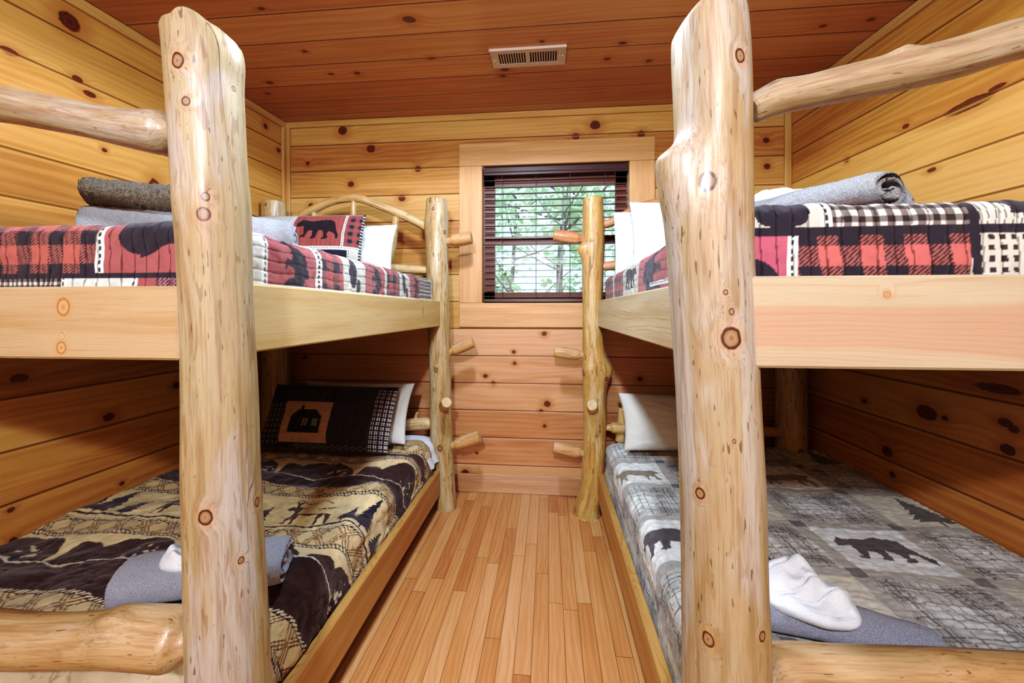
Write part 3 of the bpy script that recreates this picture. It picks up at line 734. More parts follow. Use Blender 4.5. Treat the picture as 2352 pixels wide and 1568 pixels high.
    paint(c, f & (np.abs(u - 0.07) < 0.06 + rag + 0.03 * np.sin(hgt * 40)) & (hgt > 0.05) & (hgt < 0.19 + rag), (52, 38, 38))
    paint(c, f & (np.abs(u - 0.14) < 0.03 + rag) & (hgt > 0.06) & (hgt < 0.14 + rag), (52, 38, 38))
    paint(c, f & pine((u - 0.235) / 0.10, 1 - (hgt - 0.06) / 0.22), (40, 46, 58))
    sq = np.abs(fbm(s * 22 + 4, t * 22, 31, 2)) < 0.012                          # vermicelli quilting
    c[sq] *= 0.62
    return c * (1 + 0.15 * n3[..., None])
def disp_lower_left(s, t, a, b, X, Y, z):
    n = fbm(s * 3.5, t * 3.5, 41, 3) * 0.03 * (a < 0.25) + fbm(s * 16, t * 16, 42, 3) * 0.012
    sq = np.abs(fbm(s * 22 + 4, t * 22, 31, 2)); n = n - 0.003 * np.exp(-(sq / 0.03) ** 2)
    n = n + 0.020 * np.sin((2.70 - t) * 20 + 3 * fbm(s * 2, t * 2, 43, 2)) * np.exp(-((a - 0.02) / 0.12) ** 2)       # scallops along the aisle side
    return n
def col_lower_right(s, t, a, b, X, Y, z):
    c = np.zeros(s.shape + (3,)); c[:] = lin((246, 243, 234))
    n2 = fbm(s * 60, t * 60, 52, 3); n3 = fbm(s * 14, t * 14, 53, 3); n4 = fbm(s * 10, t * 160, 54, 2)
    wx = 0.002 * n3; x = 1.739 - 0.025 - s + wx; y = 2.71 - t + 0.005 * n3
    PX, PY = 0.388, 0.318
    gx = (x - 1.043) / PX; gy = (y - 1.437) / PY
    i = np.floor(gx).astype(int); j = np.floor(gy).astype(int); u = gx - i; v = gy - j
    pl = ((i + j) % 2) == 1
    # crosshatched plaid blocks
    tone = 0.5 + 0.42 * np.sign(np.sin(u * 2 * PI * 1.5 + 0.9)) * 0.5 + 0.42 * np.sign(np.sin(v * 2 * PI * 1.5 + 0.4)) * 0.5 + 0.5 * n4
    base = lin((244, 242, 234))[None] * (1 - np.clip(tone, 0, 1))[pl][:, None] + lin((156, 158, 154))[None] * np.clip(tone, 0, 1)[pl][:, None]
    c[pl] = base
    h1 = (np.mod(u * 12 + 0.06 * n3, 1) < 0.13) | (np.mod(v * 10 + 0.06 * n3, 1) < 0.15)
    h2 = (np.mod(u * 24 + 0.3, 1) < 0.2) & (np.sin(u * 2 * PI * 1.5 + 0.9) > 0.3) | (np.mod(v * 20, 1) < 0.22) & (np.sin(v * 2 * PI * 1.5 + 0.4) > 0.3)
    paint(c, pl & h1, (70, 68, 64), 0.8); paint(c, pl & h2, (84, 82, 78), 0.7)
    lt = (np.mod(u * 6 + 0.5, 1) < 0.05) | (np.mod(v * 5 + 0.5, 1) < 0.06); paint(c, pl & lt, (226, 222, 212), 0.7)
    an = ~pl
    sel = (i * 5 + j * 3 + 40) % 4
    bear = an & ((i == 0) & (j == 0) | (i == -2) & (j == 0)); elk = an & ((i == 1) & (j == 2) | (i == -1) & (j == 2) | (i == -2) & (j == 2) | (i == 0) & (j == 2)); tree = an & ~bear & ~elk
    rg = 0.005 * n2
    paint(c, bear & inpoly(BEAR, (u + rg - 0.15) / 0.74, (v + rg - 0.24) / 0.50), (86, 86, 90))
    paint(c, elk & inpoly(ELK, (u + rg - 0.14) / 0.74, (v + rg - 0.2) / 0.66), (140, 132, 112))
    paint(c, tree, (214, 202, 172), 0.7); paint(c, tree & pine((u + rg - 0.55) / 0.55, (v - 0.12) / 0.78), (92, 96, 92))
    sa = np.minimum(u, 1 - u) * PX < 0.025; sb = np.minimum(v, 1 - v) * PY < 0.022
    paint(c, sa | sb, (182, 178, 168)); paint(c, sa & sb, (112, 114, 116))
    c *= (1 + 0.30 * n2 + 0.18 * n4)[..., None]
    return np.clip(c, 0, 1)
def disp_lower_right(s, t, a, b, X, Y, z):
    return fbm(s * 3, t * 3, 61, 2) * 0.012 + fbm(s * 34, t * 70, 62, 3) * 0.006 + fbm(s * 12, t * 12, 63, 2) * 0.004

# ------------------------------------------------------------------ materials
def K(px, py, r, plane='b', rr=None):
    if plane == 'b': p = onY(px, py, YB); return (p[0], p[2], r / 370.0, (rr or r) / 410.0)
    X = XL if plane == 'l' else XR
    p = onX(px, py, X); u, v = wall_uv(p[1], p[2]); dist = abs(p[1]) + 0.6
    sc = dist / 900.0
    return (u, v, r * sc * 0.9, (rr or r) * sc * 0.62)
def wall_uv(y, z):
    D = YB - y
    zb = (z - 1.4 * -0.05 * -1 * D * 0 - 0) if False else z
    k = 0.05
    zz = np.where(z > 1.4, (z - 1.4 * k * D * 1.0) / (1 - k * D), z) if isinstance(z, np.ndarray) else ((z - 1.4 * k * D) / (1 - k * D) if z > 1.4 else z)
    return y, zz
kb = [K(*k) for k in [(787, 300, 13), (852, 341, 12), (806, 423, 9), (960, 388, 9), (923, 455, 10), (1367, 287, 13), (1473, 308, 10), (1323, 313, 10), (715, 473, 9), (1037, 508, 5), (707, 375, 6), (1115, 863, 6), (1133, 880, 6), (1257, 927, 9), (1243, 944, 6), (1251, 978, 5), (1095, 1040, 4), (1068, 1085, 10), (1180, 808, 5), (1250, 766, 7), (1182, 834, 5), (1760, 322, 8), (1762, 382, 8), (640, 1000, 7), (700, 820, 6), (1470, 870, 7), (1180, 1120, 4)]]
kl = [K(x, y, r, 'l', q) for x, y, r, q in [(22, 118, 14, 11), (178, 182, 9, 10), (206, 216, 11, 9), (355, 430, 12, 26), (160, 50, 18, 26), (640, 345, 6, 7), (610, 290, 6, 8), (45, 868, 14, 12), (250, 957, 11, 11), (405, 885, 8, 9), (280, 1110, 5, 6), (280, 1150, 5, 6), (25, 1170, 6, 8), (30, 1240, 6, 8), (240, 345, 5, 6), (330, 275, 6, 5)]]
kr = [K(x, y, r, 'r', q) for x, y, r, q in [(2225, 240, 40, 14), (1945, 368, 6, 6), (2290, 892, 34, 11), (2128, 947, 18, 18), (2038, 1036, 11, 13), (2315, 1033, 11, 12), (2308, 970, 11, 10), (2328, 985, 8, 9), (2170, 960, 6, 6), (1985, 920, 6, 6), (2050, 1090, 6, 8), (2140, 390, 8, 6), (2080, 290, 7, 6), (1910, 1100, 6, 10), (2290, 200, 14, 6)]]
_ce = lambda px, py: (lambda d: (lambda t: (d[0] * t, d[1] * t))((2.93 - CS * YB - HC) / (d[2] - CS * d[1])))(ray(px, py))
kc = [(*_ce(x, y), r / 380.0, r / 520.0) for x, y, r in [(940, 45, 12), (990, 133, 8), (620, 190, 8), (820, 168, 7), (1395, 135, 7), (1430, 100, 8), (1160, 160, 9), (1155, 175, 8), (700, 118, 6), (615, 215, 7), (760, 170, 6), (1245, 95, 5), (1490, 140, 7), (600, 20, 6), (1890, 60, 6), (2000, 45, 7)]]
M = {}
M['wallb'] = plank_mat('knotty_pine_back', 0.2105, L(226, 178, 108), L(208, 150, 82), L(172, 106, 52), kb, groove=0.007, seam=L(104, 58, 24), seed=2.0, hi=0.3)
M['wallb_low'] = plank_mat('pink_cast_pine_back', 0.2105, L(232, 178, 128), L(216, 152, 106), L(180, 108, 66), kb, groove=0.007, seam=L(112, 58, 30), seed=12.0, hi=0.5)  # lower boards: pinkish light cast put into the wood colour
M['walll'] = plank_mat('knotty_pine_left', 0.2105, L(226, 170, 92), L(206, 144, 68), L(160, 96, 40), kl, groove=0.007, seam=L(104, 58, 20), seed=5.0, hi=0.4)
M['wallr'] = plank_mat('knotty_pine_right', 0.2105, L(230, 174, 94), L(212, 148, 70), L(166, 100, 42), kr, groove=0.007, seam=L(104, 58, 20), seed=8.0, hi=0.4)
M['ceil'] = plank_mat('pine_ceiling', 0.2205, L(214, 156, 98), L(192, 128, 74), L(148, 88, 46), kc, groove=0.007, seam=L(74, 36, 14), seed=14.0, vary=0.5, voff=-0.02, rough=0.42, hi=0.7)
M['floor'] = plank_mat('oak_strip_floor', 0.068, L(230, 174, 120), L(214, 148, 92), L(186, 112, 64), (), groove=0.0022, seam=L(104, 56, 26), joint=0.85, seed=3.0, vary=0.36, rough=0.30, grain=(1.6, 60.0), coat=0.3, bumpd=0.001, seamdark=0.75)
M['trim'] = board_mat('trim_pine', (226, 176, 106), (208, 150, 82), (160, 100, 48), freq=260)
M['casing'] = board_mat('casing_pine', (230, 178, 118), (216, 156, 98), (176, 112, 64), freq=120, streak=0.25)
M['basebd'] = board_mat('baseboard_pine', (228, 180, 142), (212, 156, 116), (166, 104, 70), freq=160, streak=0.3)
M['endg'] = endgrain_mat('log_end')
M['endp'] = endgrain_mat('peg_end', (228, 206, 160), (190, 150, 100))
M['log_small'] = log_mat('peeled_small_log', (216, 176, 112), (226, 196, 140), (168, 116, 62), (202, 144, 82), warmth=0.4, seed=3.0)
M['log_pale'] = log_mat('peeled_rail_log', (190, 168, 132), (203, 190, 170), (152, 118, 83), (180, 142, 101), warmth=0.3, seed=7.0, fleck=0.35, crack=0.3)
M['log_warm'] = log_mat('peeled_foot_log', (206, 172, 124), (216, 196, 158), (164, 118, 73), (194, 143, 91), warmth=0.5, seed=9.0, fleck=0.3, crack=0.15)
M['peg'] = log_mat('peg_wood', (220, 176, 116), (232, 198, 146), (176, 116, 64), (206, 140, 84), warmth=0.4, seed=21.0, fleck=0.3, crack=0.2)
M['peg_r'] = log_mat('peg_wood_red', (206, 140, 92), (220, 160, 112), (160, 92, 54), (190, 112, 66), warmth=0.4, seed=25.0, fleck=0.3, crack=0.2)
M['rail_l'] = board_mat('rail_yellow', (226, 198, 140), (208, 172, 108), (156, 114, 62), freq=300, pith=(0.3, -0.05), knots=[((0.5, 0.02, 0), (.012, .02, .2))])
M['rail_end_l'] = board_mat('rail_end_straw', (204, 178, 134), (187, 152, 104), (150, 100, 54), freq=310, pith=(-0.16, -0.02), knots=[((0.37, 0.035, 0), (.016, .02, .2)), ((0.365, -0.055, 0), (.012, .014, .2))])
M['rail_end_r'] = board_mat('rail_end_pink', (204, 190, 157), (196, 177, 143), (196, 140, 98), heart=(185, 151, 123), freq=150, streak=0.35, knots=[((-0.03, 0.014, 0), (.008, .009, .2)), ((-0.05, -0.045, 0), (.008, .009, .2)), ((-0.42, 0.05, 0), (.006, .006, .2))])
M['rail_r'] = board_mat('rail_grey', (214, 196, 156), (190, 166, 122), (140, 112, 74), freq=220, pith=(-0.02, -0.08))
M['rail_low'] = board_mat('rail_low_tan', (206, 158, 92), (184, 130, 68), (134, 88, 42), freq=400, pith=(0.4, -0.1))
M['ply'] = board_mat('bunk_board', (196, 150, 100), (176, 126, 80), (140, 96, 60))
M['quilt'] = cloth_mat('patchwork_cotton'); M['quilt_soft'] = cloth_mat('woven_quilt', bstr=0.4)
M['sheet'] = plain_cloth('white_sheet', (236, 236, 238), var=0.03, n2=14, bs=0.2, dist=0.01)
M['case'] = plain_cloth('white_pillowcase', (240, 240, 238), var=0.03, n2=10, bs=0.25, dist=0.012)
M['case2'] = plain_cloth('ivory_pillowcase', (232, 226, 214), var=0.04, n2=10, bs=0.25, dist=0.012)
M['tw_grey'] = plain_cloth('grey_terry', (196, 196, 202), n1=420, var=0.30, bs=0.8, dist=0.006)
M['tw_mid'] = plain_cloth('mid_grey_terry', (184, 184, 186), n1=420, var=0.34, bs=0.8, dist=0.006)
M['tw_blue'] = plain_cloth('slate_terry', (172, 176, 190), n1=420, var=0.28, bs=0.8, dist=0.006)
M['tw_slate'] = plain_cloth('dark_slate_terry', (164, 168, 186), n1=420, var=0.34, bs=0.8, dist=0.006)
M['tw_dark'] = plain_cloth('charcoal_terry', (66, 68, 82), n1=420, var=0.40, bs=0.8, dist=0.006)
M['tw_taupe'] = plain_cloth('taupe_terry', (132, 118, 96), n1=260, var=0.55, bs=1.0, dist=0.010)
M['tw_white'] = plain_cloth('white_terry', (244, 244, 246), n1=420, var=0.06, bs=0.3, dist=0.006)
M['vent'] = plain_mat('vent_enamel', (224, 196, 178), 0.35); M['duct'] = plain_mat('duct_dark', (62, 40, 28), 0.8); M['metal'] = plain_mat('screw_metal', (220, 214, 206), 0.25, 0.8)
M['blind'] = plain_mat('dark_walnut_blind', (52, 34, 34), 0.32, spec=0.6); M['sash'] = plain_mat('dark_red_sash', (112, 62, 48), 0.45); M['cord'] = plain_mat('blind_cord', (70, 60, 58), 0.7)
M['jamb'] = board_mat('jamb_pine', (214, 190, 158), (196, 166, 130), (150, 112, 78))
M['plate'] = plain_mat('ivory_plastic', (206, 150, 104), 0.4)

def glass_mat():
    g = G('window_glass'); g.N.remove(g.b)
    tr = g.nd('ShaderNodeBsdfTransparent'); gl = g.nd('ShaderNodeBsdfGlossy'); gl.inputs['Roughness'].default_value = 0.02
    tr.inputs[0].default_value = (0.94, 0.97, 0.98, 1)
    fr = g.nd('ShaderNodeFresnel'); fr.inputs[0].default_value = 1.5
    mx = g.nd('ShaderNodeMixShader'); g.K.new(fr.outputs[0], mx.inputs[0]); g.K.new(tr.outputs[0], mx.inputs[1]); g.K.new(gl.outputs[0], mx.inputs[2])
    g.K.new(mx.outputs[0], g.N['Material Output'].inputs[0]); return g.m
M['glass'] = glass_mat()
def leaf_mat(name, c1, c2):
    g = G(name, 0.6, 0.3)
    n = g.noise(g.nd('ShaderNodeTexCoord').outputs['Object'], 3.0, 2.0)
    c = g.mix(g.rng(n, 0.35, 0.65), L(*c1), L(*c2)); g.base(c)
    g.b.inputs['Subsurface Weight'].default_value = 0.0
    tl = g.nd('ShaderNodeBsdfTranslucent'); g.K.new(c, tl.inputs[0])
    mx = g.nd('ShaderNodeMixShader'); mx.inputs[0].default_value = 0.5
    g.K.new(g.b.outputs[0], mx.inputs[1]); g.K.new(tl.outputs[0], mx.inputs[2]); g.K.new(mx.outputs[0], g.N['Material Output'].inputs[0]); return g.m
M['leaf'] = leaf_mat('pale_green_leaves', (196, 226, 178), (232, 244, 206)); M['bark'] = plain_mat('grey_bark', (120, 116, 112), 0.9)
M['earth'] = plain_mat('leaf_litter', (120, 110, 84), 0.95, n=6.0, var=0.3)

# ------------------------------------------------------------------ the room
def quad_grid(name, P, uvf, mat, n=24):
    P = np.array(P, float); a = np.linspace(0, 1, n)
    A, B = np.meshgrid(a, a, indexing='ij')
    V = ((1 - A)[..., None] * ((1 - B)[..., None] * P[0] + B[..., None] * P[3]) + A[..., None] * ((1 - B)[..., None] * P[1] + B[..., None] * P[2])).reshape(-1, 3)
    return struct(meshobj(name, V, gridF(n, n), mat, uv=uvf(V), smooth=False))
quad_grid('floor', [(XL, YF, 0), (XR, YF, 0), (XR, YB, 0), (XL, YB, 0)], lambda V: np.stack([V[:, 1], V[:, 0]], 1), M['floor'], 3)
quad_grid('ceiling', [(XL, YF, ceilz(YF)), (XL, YB, ceilz(YB)), (XR, YB, ceilz(YB)), (XR, YF, ceilz(YF))], lambda V: np.stack([V[:, 0], V[:, 1]], 1), M['ceil'], 3)
def wuv(V):
    u, v = wall_uv(V[:, 1], V[:, 2]); return np.stack([u, v], 1)
def side_wall(name, X, mat, flip):
    ys = np.linspace(YF, YB, 40); zs = np.concatenate([np.linspace(0, 1.4, 4), np.linspace(1.4, 3.0, 30)[1:]])
    A, B = np.meshgrid(ys, zs, indexing='ij'); V = np.stack([np.full_like(A, X), A, np.minimum(B, 3.0)], -1).reshape(-1, 3)
    F = gridF(len(ys), len(zs)); F = F[:, ::-1] if flip else F
    return struct(meshobj(name, V, F, mat, uv=wuv(V), smooth=False))
side_wall('wall_left', XL, M['walll'], False); side_wall('wall_right', XR, M['wallr'], True)
WX0, WX1, WZ0, WZ1 = -0.511, 0.601, 1.462, 2.520           # window opening
ZS = 1.2630                                               # pink cast of the light is painted into boards below this seam
def back_rect(x0, x1, z0, z1): return [(x0, YB, z0), (x1, YB, z0), (x1, YB, z1), (x0, YB, z1)]
V = []; F = []; fm = []
for (x0, x1, z0, z1, mi) in [(XL, XR, 0, ZS, 1), (XL, XR, ZS, WZ0, 0), (XL, WX0, WZ0, WZ1, 0), (WX1, XR, WZ0, WZ1, 0), (XL, XR, WZ1, 2.95, 0)]:
    n = len(V); V += back_rect(x0, x1, z0, z1); F.append([n, n + 1, n + 2, n + 3]); fm.append(mi)
V = np.array(V); struct(meshobj('wall_back', V, F, [M['wallb'], M['wallb_low']], uv=V[:, [0, 2]], smooth=False, fmat=fm))
quad_grid('wall_front', [(XL, YF, 0), (XR, YF, 0), (XR, YF, 2.8), (XL, YF, 2.8)], lambda V: V[:, [0, 2]], M['wallr'], 2)
tz = ceilz(YB)
def t_(name, x, y, z, mat, axis): return struct(board(name, x, y, z, mat, None, axis, 0.004))
t_('baseboard_back', (XL + 0.02, XR - 0.02), (YB - 0.016, YB), (0, 0.141), M['basebd'], 0)
t_('trim_1', (XL + 0.001, XL + 0.022), (YB - 0.05, YB - 0.001), (0, tz - 0.045), M['trim'], 2)
t_('trim_2', (XL + 0.022, XL + 0.05), (YB - 0.02, YB - 0.0005), (0.141, tz - 0.045), M['trim'], 2)
t_('trim_3', (XR - 0.045, XR - 0.001), (YB - 0.022, YB - 0.0005), (0, tz - 0.045), M['trim'], 2)
t_('trim_4', (XL + 0.001, XR - 0.001), (YB - 0.02, YB - 0.0005), (tz - 0.05, tz - 0.003), M['trim'], 0)
for nm, X, sg in (('trim_5', XL, 1), ('trim_6', XR, -1)):      # ceiling trims along the side walls, following the slope
    V = []
    for y in (YF, YB - 0.02):
        for dx, dz in ((0.001, 0), (0.02, 0), (0.02, -0.05), (0.001, -0.05)): V.append((X + sg * dx, y, ceilz(y) - 0.003 + dz))
    V = np.array(V); Fq = [[0, 1, 5, 4], [1, 2, 6, 5], [2, 3, 7, 6], [3, 0, 4, 7], [0, 3, 2, 1], [4, 5, 6, 7]]
    if sg < 0: Fq = [f[::-1] for f in Fq]
    struct(meshobj(nm, V, Fq, M['trim'], lc=np.stack([V[:, 1], V[:, 2], V[:, 0]], 1), smooth=False))
for nm, X, sg in (('baseboard_left', XL, 1), ('baseboard_right', XR, -1)):
    t_(nm, sorted((X, X + sg * 0.016)), (YF, YB - 0.05), (0, 0.141), M['basebd'], 1)

# window: casing, jambs, sash, panes
win = bpy.data.objects.new('window_1', None); win.location = (0.045, YB, WZ0); COL.objects.link(win); OFF['window_1'] = np.array(win.location); win['kind'] = 'structure'
cx0, cx1, cz0, cz1 = -0.690, 0.785, 1.275, 2.695; cy = (YB - 0.020, YB - 0.0005)
for nm, x, z, ax in (('casing', (cx0, cx1), (WZ1, cz1), 0), ('casing', (cx0, cx1), (cz0, WZ0), 0), ('casing', (cx0, WX0), (WZ0 + 0.001, WZ1 - 0.001), 2), ('casing', (WX1, cx1), (WZ0 + 0.001, WZ1 - 0.001), 2)):
    board(nm, x, cy, z, M['casing'], win, ax, 0.003)
jd = YB + 0.14
for x, z in (((WX0 - 0.012, WX0), (WZ0, WZ1)), ((WX1, WX1 + 0.012), (WZ0, WZ1)), ((WX0, WX1), (WZ1, WZ1 + 0.012)), ((WX0, WX1), (WZ0 - 0.012, WZ0))):
    board('jamb', x, (YB - 0.001, jd), z, M['jamb'], win, 1, 0.001)
sy = (YB + 0.085, YB + 0.125); zm = 1.958
boxes('sash', [((WX0, sy[0], WZ0), (WX0 + 0.085, sy[1], WZ1)), ((WX1 - 0.085, sy[0], WZ0), (WX1, sy[1], WZ1)), ((WX0, sy[0], WZ1 - 0.13), (WX1, sy[1], WZ1)), ((WX0, sy[0], WZ0), (WX1, sy[1], WZ0 + 0.085)), ((WX0, sy[0] - 0.015, zm - 0.028), (WX1, sy[1], zm + 0.028))], M['sash'], win)
for z0, z1 in ((WZ0 + 0.085, zm - 0.028), (zm + 0.028, WZ1 - 0.13)):
    x0, x1, y = WX0 + 0.085, WX1 - 0.085, YB + 0.105
    meshobj('pane', np.array([(x0, y, z0), (x1, y, z0), (x1, y, z1), (x0, y, z1)]), [[0, 1, 2, 3]], M['glass'], win, smooth=False)

# venetian blind
bl = thing('venetian_blind', 'dark brown venetian blind with open slats hanging inside the window casing', 'blind', (0.045, YB + 0.045, WZ0))
bx0, bx1, by = WX0 + 0.010, WX1 - 0.010, YB + 0.040
boxes('headrail', [((bx0, YB + 0.008, WZ1 - 0.062), (bx1, YB + 0.066, WZ1 - 0.004))], M['blind'], bl)
prof = [(0, 0), (0.010, 0.002), (0.010, 0.016), (0.007, 0.022), (0.010, 0.030), (0.010, 0.058), (0.004, 0.066), (0, 0.066)]
V = [(x, YB + 0.006 - d, WZ1 - 0.072 + z) for x in (bx0 + 0.008, bx1) for d, z in prof]; n = len(prof)
meshobj('valance', np.array(V), [[i, (i + 1) % n, n + (i + 1) % n, n + i] for i in range(n)] + [list(range(n))[::-1], list(range(n, 2 * n))], M['blind'], bl, smooth=False)
ns = 19; z0s, z1s = WZ0 + 0.052, WZ1 - 0.105
a = np.linspace(-1, 1, 7)
for k in range(ns):
    zc = z0s + (z1s - z0s) * k / (ns - 1); V = []; tilt = 0.06
    for x in (bx0, bx1):
        for sgn in (1, -1):
            for q in a: V.append((x, by + 0.025 * q, zc + 0.002 * (1 - q * q) + tilt * 0.025 * q + sgn * 0.0014))
    V = np.array(V); R0, R1, R2, R3 = [np.arange(7) + 7 * i for i in range(4)]
    Fs = [[R0[i], R0[i + 1], R2[i + 1], R2[i]] for i in range(6)] + [[R1[i + 1], R1[i], R3[i], R3[i + 1]] for i in range(6)] + [[R0[0], R2[0], R3[0], R1[0]], [R0[6], R1[6], R3[6], R2[6]], list(R0[::-1]) + list(R1), list(R2) + list(R3[::-1])]
    meshobj('slat', V, [list(map(int, f)) for f in Fs], M['blind'], bl, smooth=False)
boxes('bottom_rail', [((bx0, by - 0.026, WZ0 + 0.010), (bx1, by + 0.026, WZ0 + 0.030))], M['blind'], bl)
for fx in (0.13, 0.37, 0.61, 0.85):
    x = bx0 + (bx1 - bx0) * fx
    boxes('ladder_cord', [((x - 0.0013, by - 0.0285, WZ0 + 0.02), (x + 0.0013, by - 0.026, WZ1 - 0.06)), ((x - 0.0013, by + 0.026, WZ0 + 0.02), (x + 0.0013, by + 0.0285, WZ1 - 0.06))], M['cord'], bl)
xx = bx1 - 0.09
boxes('lift_cord', [((xx, by - 0.034, 2.28), (xx + 0.002, by - 0.032, WZ1 - 0.06)), ((xx - 0.004, by - 0.038, 2.24), (xx + 0.006, by - 0.028, 2.285))], M['cord'], bl)

# ceiling vent
vc = np.array(_ce(1215, 132)); va = np.array(_ce(1130, 134)); vx0, vx1 = -0.352, 0.086
vx0 = _ce(1128, 130)[0]; vx1 = _ce(1299, 125)[0]; vy0 = _ce(1215, 108)[1]; vy1 = _ce(1215, 149)[1]
vt = thing('ceiling_vent', 'small rectangular metal air vent cover on the wood ceiling', 'vent', ((vx0 + vx1) / 2, (vy0 + vy1) / 2, ceilz((vy0 + vy1) / 2) - 0.012))
def cbox(x0, x1, y0, y1, d0, d1):
    P = []
    for x in (x0, x1):
        for y in (y0, y1):
            for d in (d1, d0): P.append((x, y, ceilz(y) - d))
    return P
def cboxes(name, L_, mat):
    V = []; F = []
    for b in L_:
        n = len(V); V += cbox(*b); F += [[n + q for q in f] for f in ([0, 1, 3, 2], [4, 6, 7, 5], [0, 4, 5, 1], [2, 3, 7, 6], [0, 2, 6, 4], [1, 5, 7, 3])]
    return meshobj(name, np.array(V), F, mat, vt, smooth=False)
sx0, sx1, s1y0, s1y1 = vx0 + 0.045, vx1 - 0.045, vy0 + 0.035, vy1 - 0.035; xm = (vx0 + vx1) / 2
cboxes('face_plate', [(vx0, vx1, vy0, s1y0, 0.0, 0.010), (vx0, vx1, s1y1, vy1, 0.0, 0.010), (vx0, sx0, s1y0, s1y1, 0.0, 0.010), (sx1, vx1, s1y0, s1y1, 0.0, 0.010), (xm - 0.010, xm + 0.010, s1y0, s1y1, 0.0, 0.010)], M['vent'])
cboxes('rim', [(vx0 - 0.002, vx1 + 0.002, vy0 - 0.004, vy0 + 0.004, 0.0, 0.014), (vx0 - 0.002, vx1 + 0.002, vy1 - 0.002, vy1 + 0.002, 0.0, 0.008)], M['vent'])
cboxes('duct_backing', [(sx0, sx1, s1y0, s1y1, 0.0, 0.002)], M['duct'])
for h0, h1 in ((sx0, xm - 0.010), (xm + 0.010, sx1)):
    w = (h1 - h0) / 11
    cboxes('louver_grille', [(h0 + i * w + w * 0.62, h0 + (i + 1) * w, s1y0, s1y1, 0.001, 0.010) for i in range(11)], M['vent'])
for x, y in ((vx0 + 0.018, (vy0 + vy1) / 2 + 0.01), (vx1 - 0.016, (vy0 + vy1) / 2 - 0.005)):
    log('screw', [(x, y, ceilz(y) - 0.008, 0.0055), (x, y, ceilz(y) - 0.012, 0.005), (x, y, ceilz(y) - 0.0135, 0.003)], [M['metal'], M['metal']], vt, nseg=12, step=0.002, rough=0, chamf=0.001)
log('damper_lever', [(vx1 - 0.034, vy0 + 0.065, ceilz(vy0 + 0.065) - 0.006, 0.005), (vx1 - 0.034, vy0 + 0.067, ceilz(vy0 + 0.065) - 0.024, 0.006)], [M['metal'], M['metal']], vt, nseg=12, step=0.004, rough=0, chamf=0.002)

# outlet low on the wall by the grey bed
op = onX(1948, 1085, XR - 0.006)
ot = thing('wall_outlet', 'small flat outlet cover low on the board wall beside the grey patchwork quilt', 'outlet', (XR, op[1], op[2] - 0.06))
board('cover_plate', (XR - 0.008, XR - 0.001), (op[1] - 0.038, op[1] + 0.038), (op[2] - 0.06, op[2] + 0.06), M['plate'], ot, 2, 0.002)
for dz in (0.022, -0.022):
    boxes('socket', [((XR - 0.011, op[1] - 0.014, op[2] + dz - 0.013), (XR - 0.0075, op[1] + 0.014, op[2] + dz + 0.013))], M['plate'], ot)

# ------------------------------------------------------------------ bunk beds
def at(px, py, Y, r): p = onY(px, py, Y); return (p[0], p[1], p[2], r)
YN, YR = 0.828, 2.74                                       # near and far post rows
def lcknots(o_pts, items, Y, seedref=(1, 0.13, 0.07)):
    """knots seen on the front of a post at pixels -> lc space, for an upright log whose ring angle 0 points along +X"""
    out = []
    P = np.array(o_pts)
    for px, py, r in items:
        d = ray(px, py)
        zt = onY(px, py, Y)[2]
        cx = np.interp(zt, P[:, 2], P[:, 0]); rr = np.interp(zt, P[:, 2], P[:, 3])
        # first hit of the ray with the post cylinder
        A = d[0] ** 2 + d[1] ** 2; B = -2 * (d[0] * cx + d[1] * Y); C = cx * cx + Y * Y - rr * rr
        disc = B * B - 4 * A * C
        t = (-B - math.sqrt(max(disc, 0))) / (2 * A)
        hx, hy, hz = d[0] * t - cx, d[1] * t - Y, HC + d[2] * t
        s = hz - P[0, 2]
        q = r * 1.12 / 900.0 * t
        out.append(((hx, hy, s), (q, q, q * 1.25)))
    return out

def colpost(rows, Y, kx, ztop=None):
    """rows (py, left px, right px) from the floor up -> path points"""
    pts = []
    for py, l, r in rows:
        d = onY((l + r) / 2, py, Y); w = math.hypot(d[0], d[1])
        xc = d[0]; zc = (-d[0] * _s + d[1] * _c)
        pts.append((d[0], Y, d[2], (r - l) / 2 / 900.0 * zc * kx / math.hypot(1, ((l + r) / 2 - CX) / FPX)))
    return pts
def ext_floor(pts):
    p = list(pts[0]); q = pts[1]
    k = (p[2] - 0.0) / max(q[2] - p[2], 1e-3)
    return [(p[0] - (q[0] - p[0]) * min(k, 1) * 0.5, p[1], 0.0, p[3] * 1.02)] + pts

LB = thing('log_bunk_bed', 'peeled log bunk bed holding the brown wildlife quilt on its lower bunk', 'bunk bed', (-1.4, 1.78, 0), 'log bunk beds')
RB = thing('log_bunk_bed', 'peeled log bunk bed holding the grey patchwork quilt on its lower bunk', 'bunk bed', (0.96, 1.78, 0), 'log bunk beds')
UPX = (1, 0, 0)
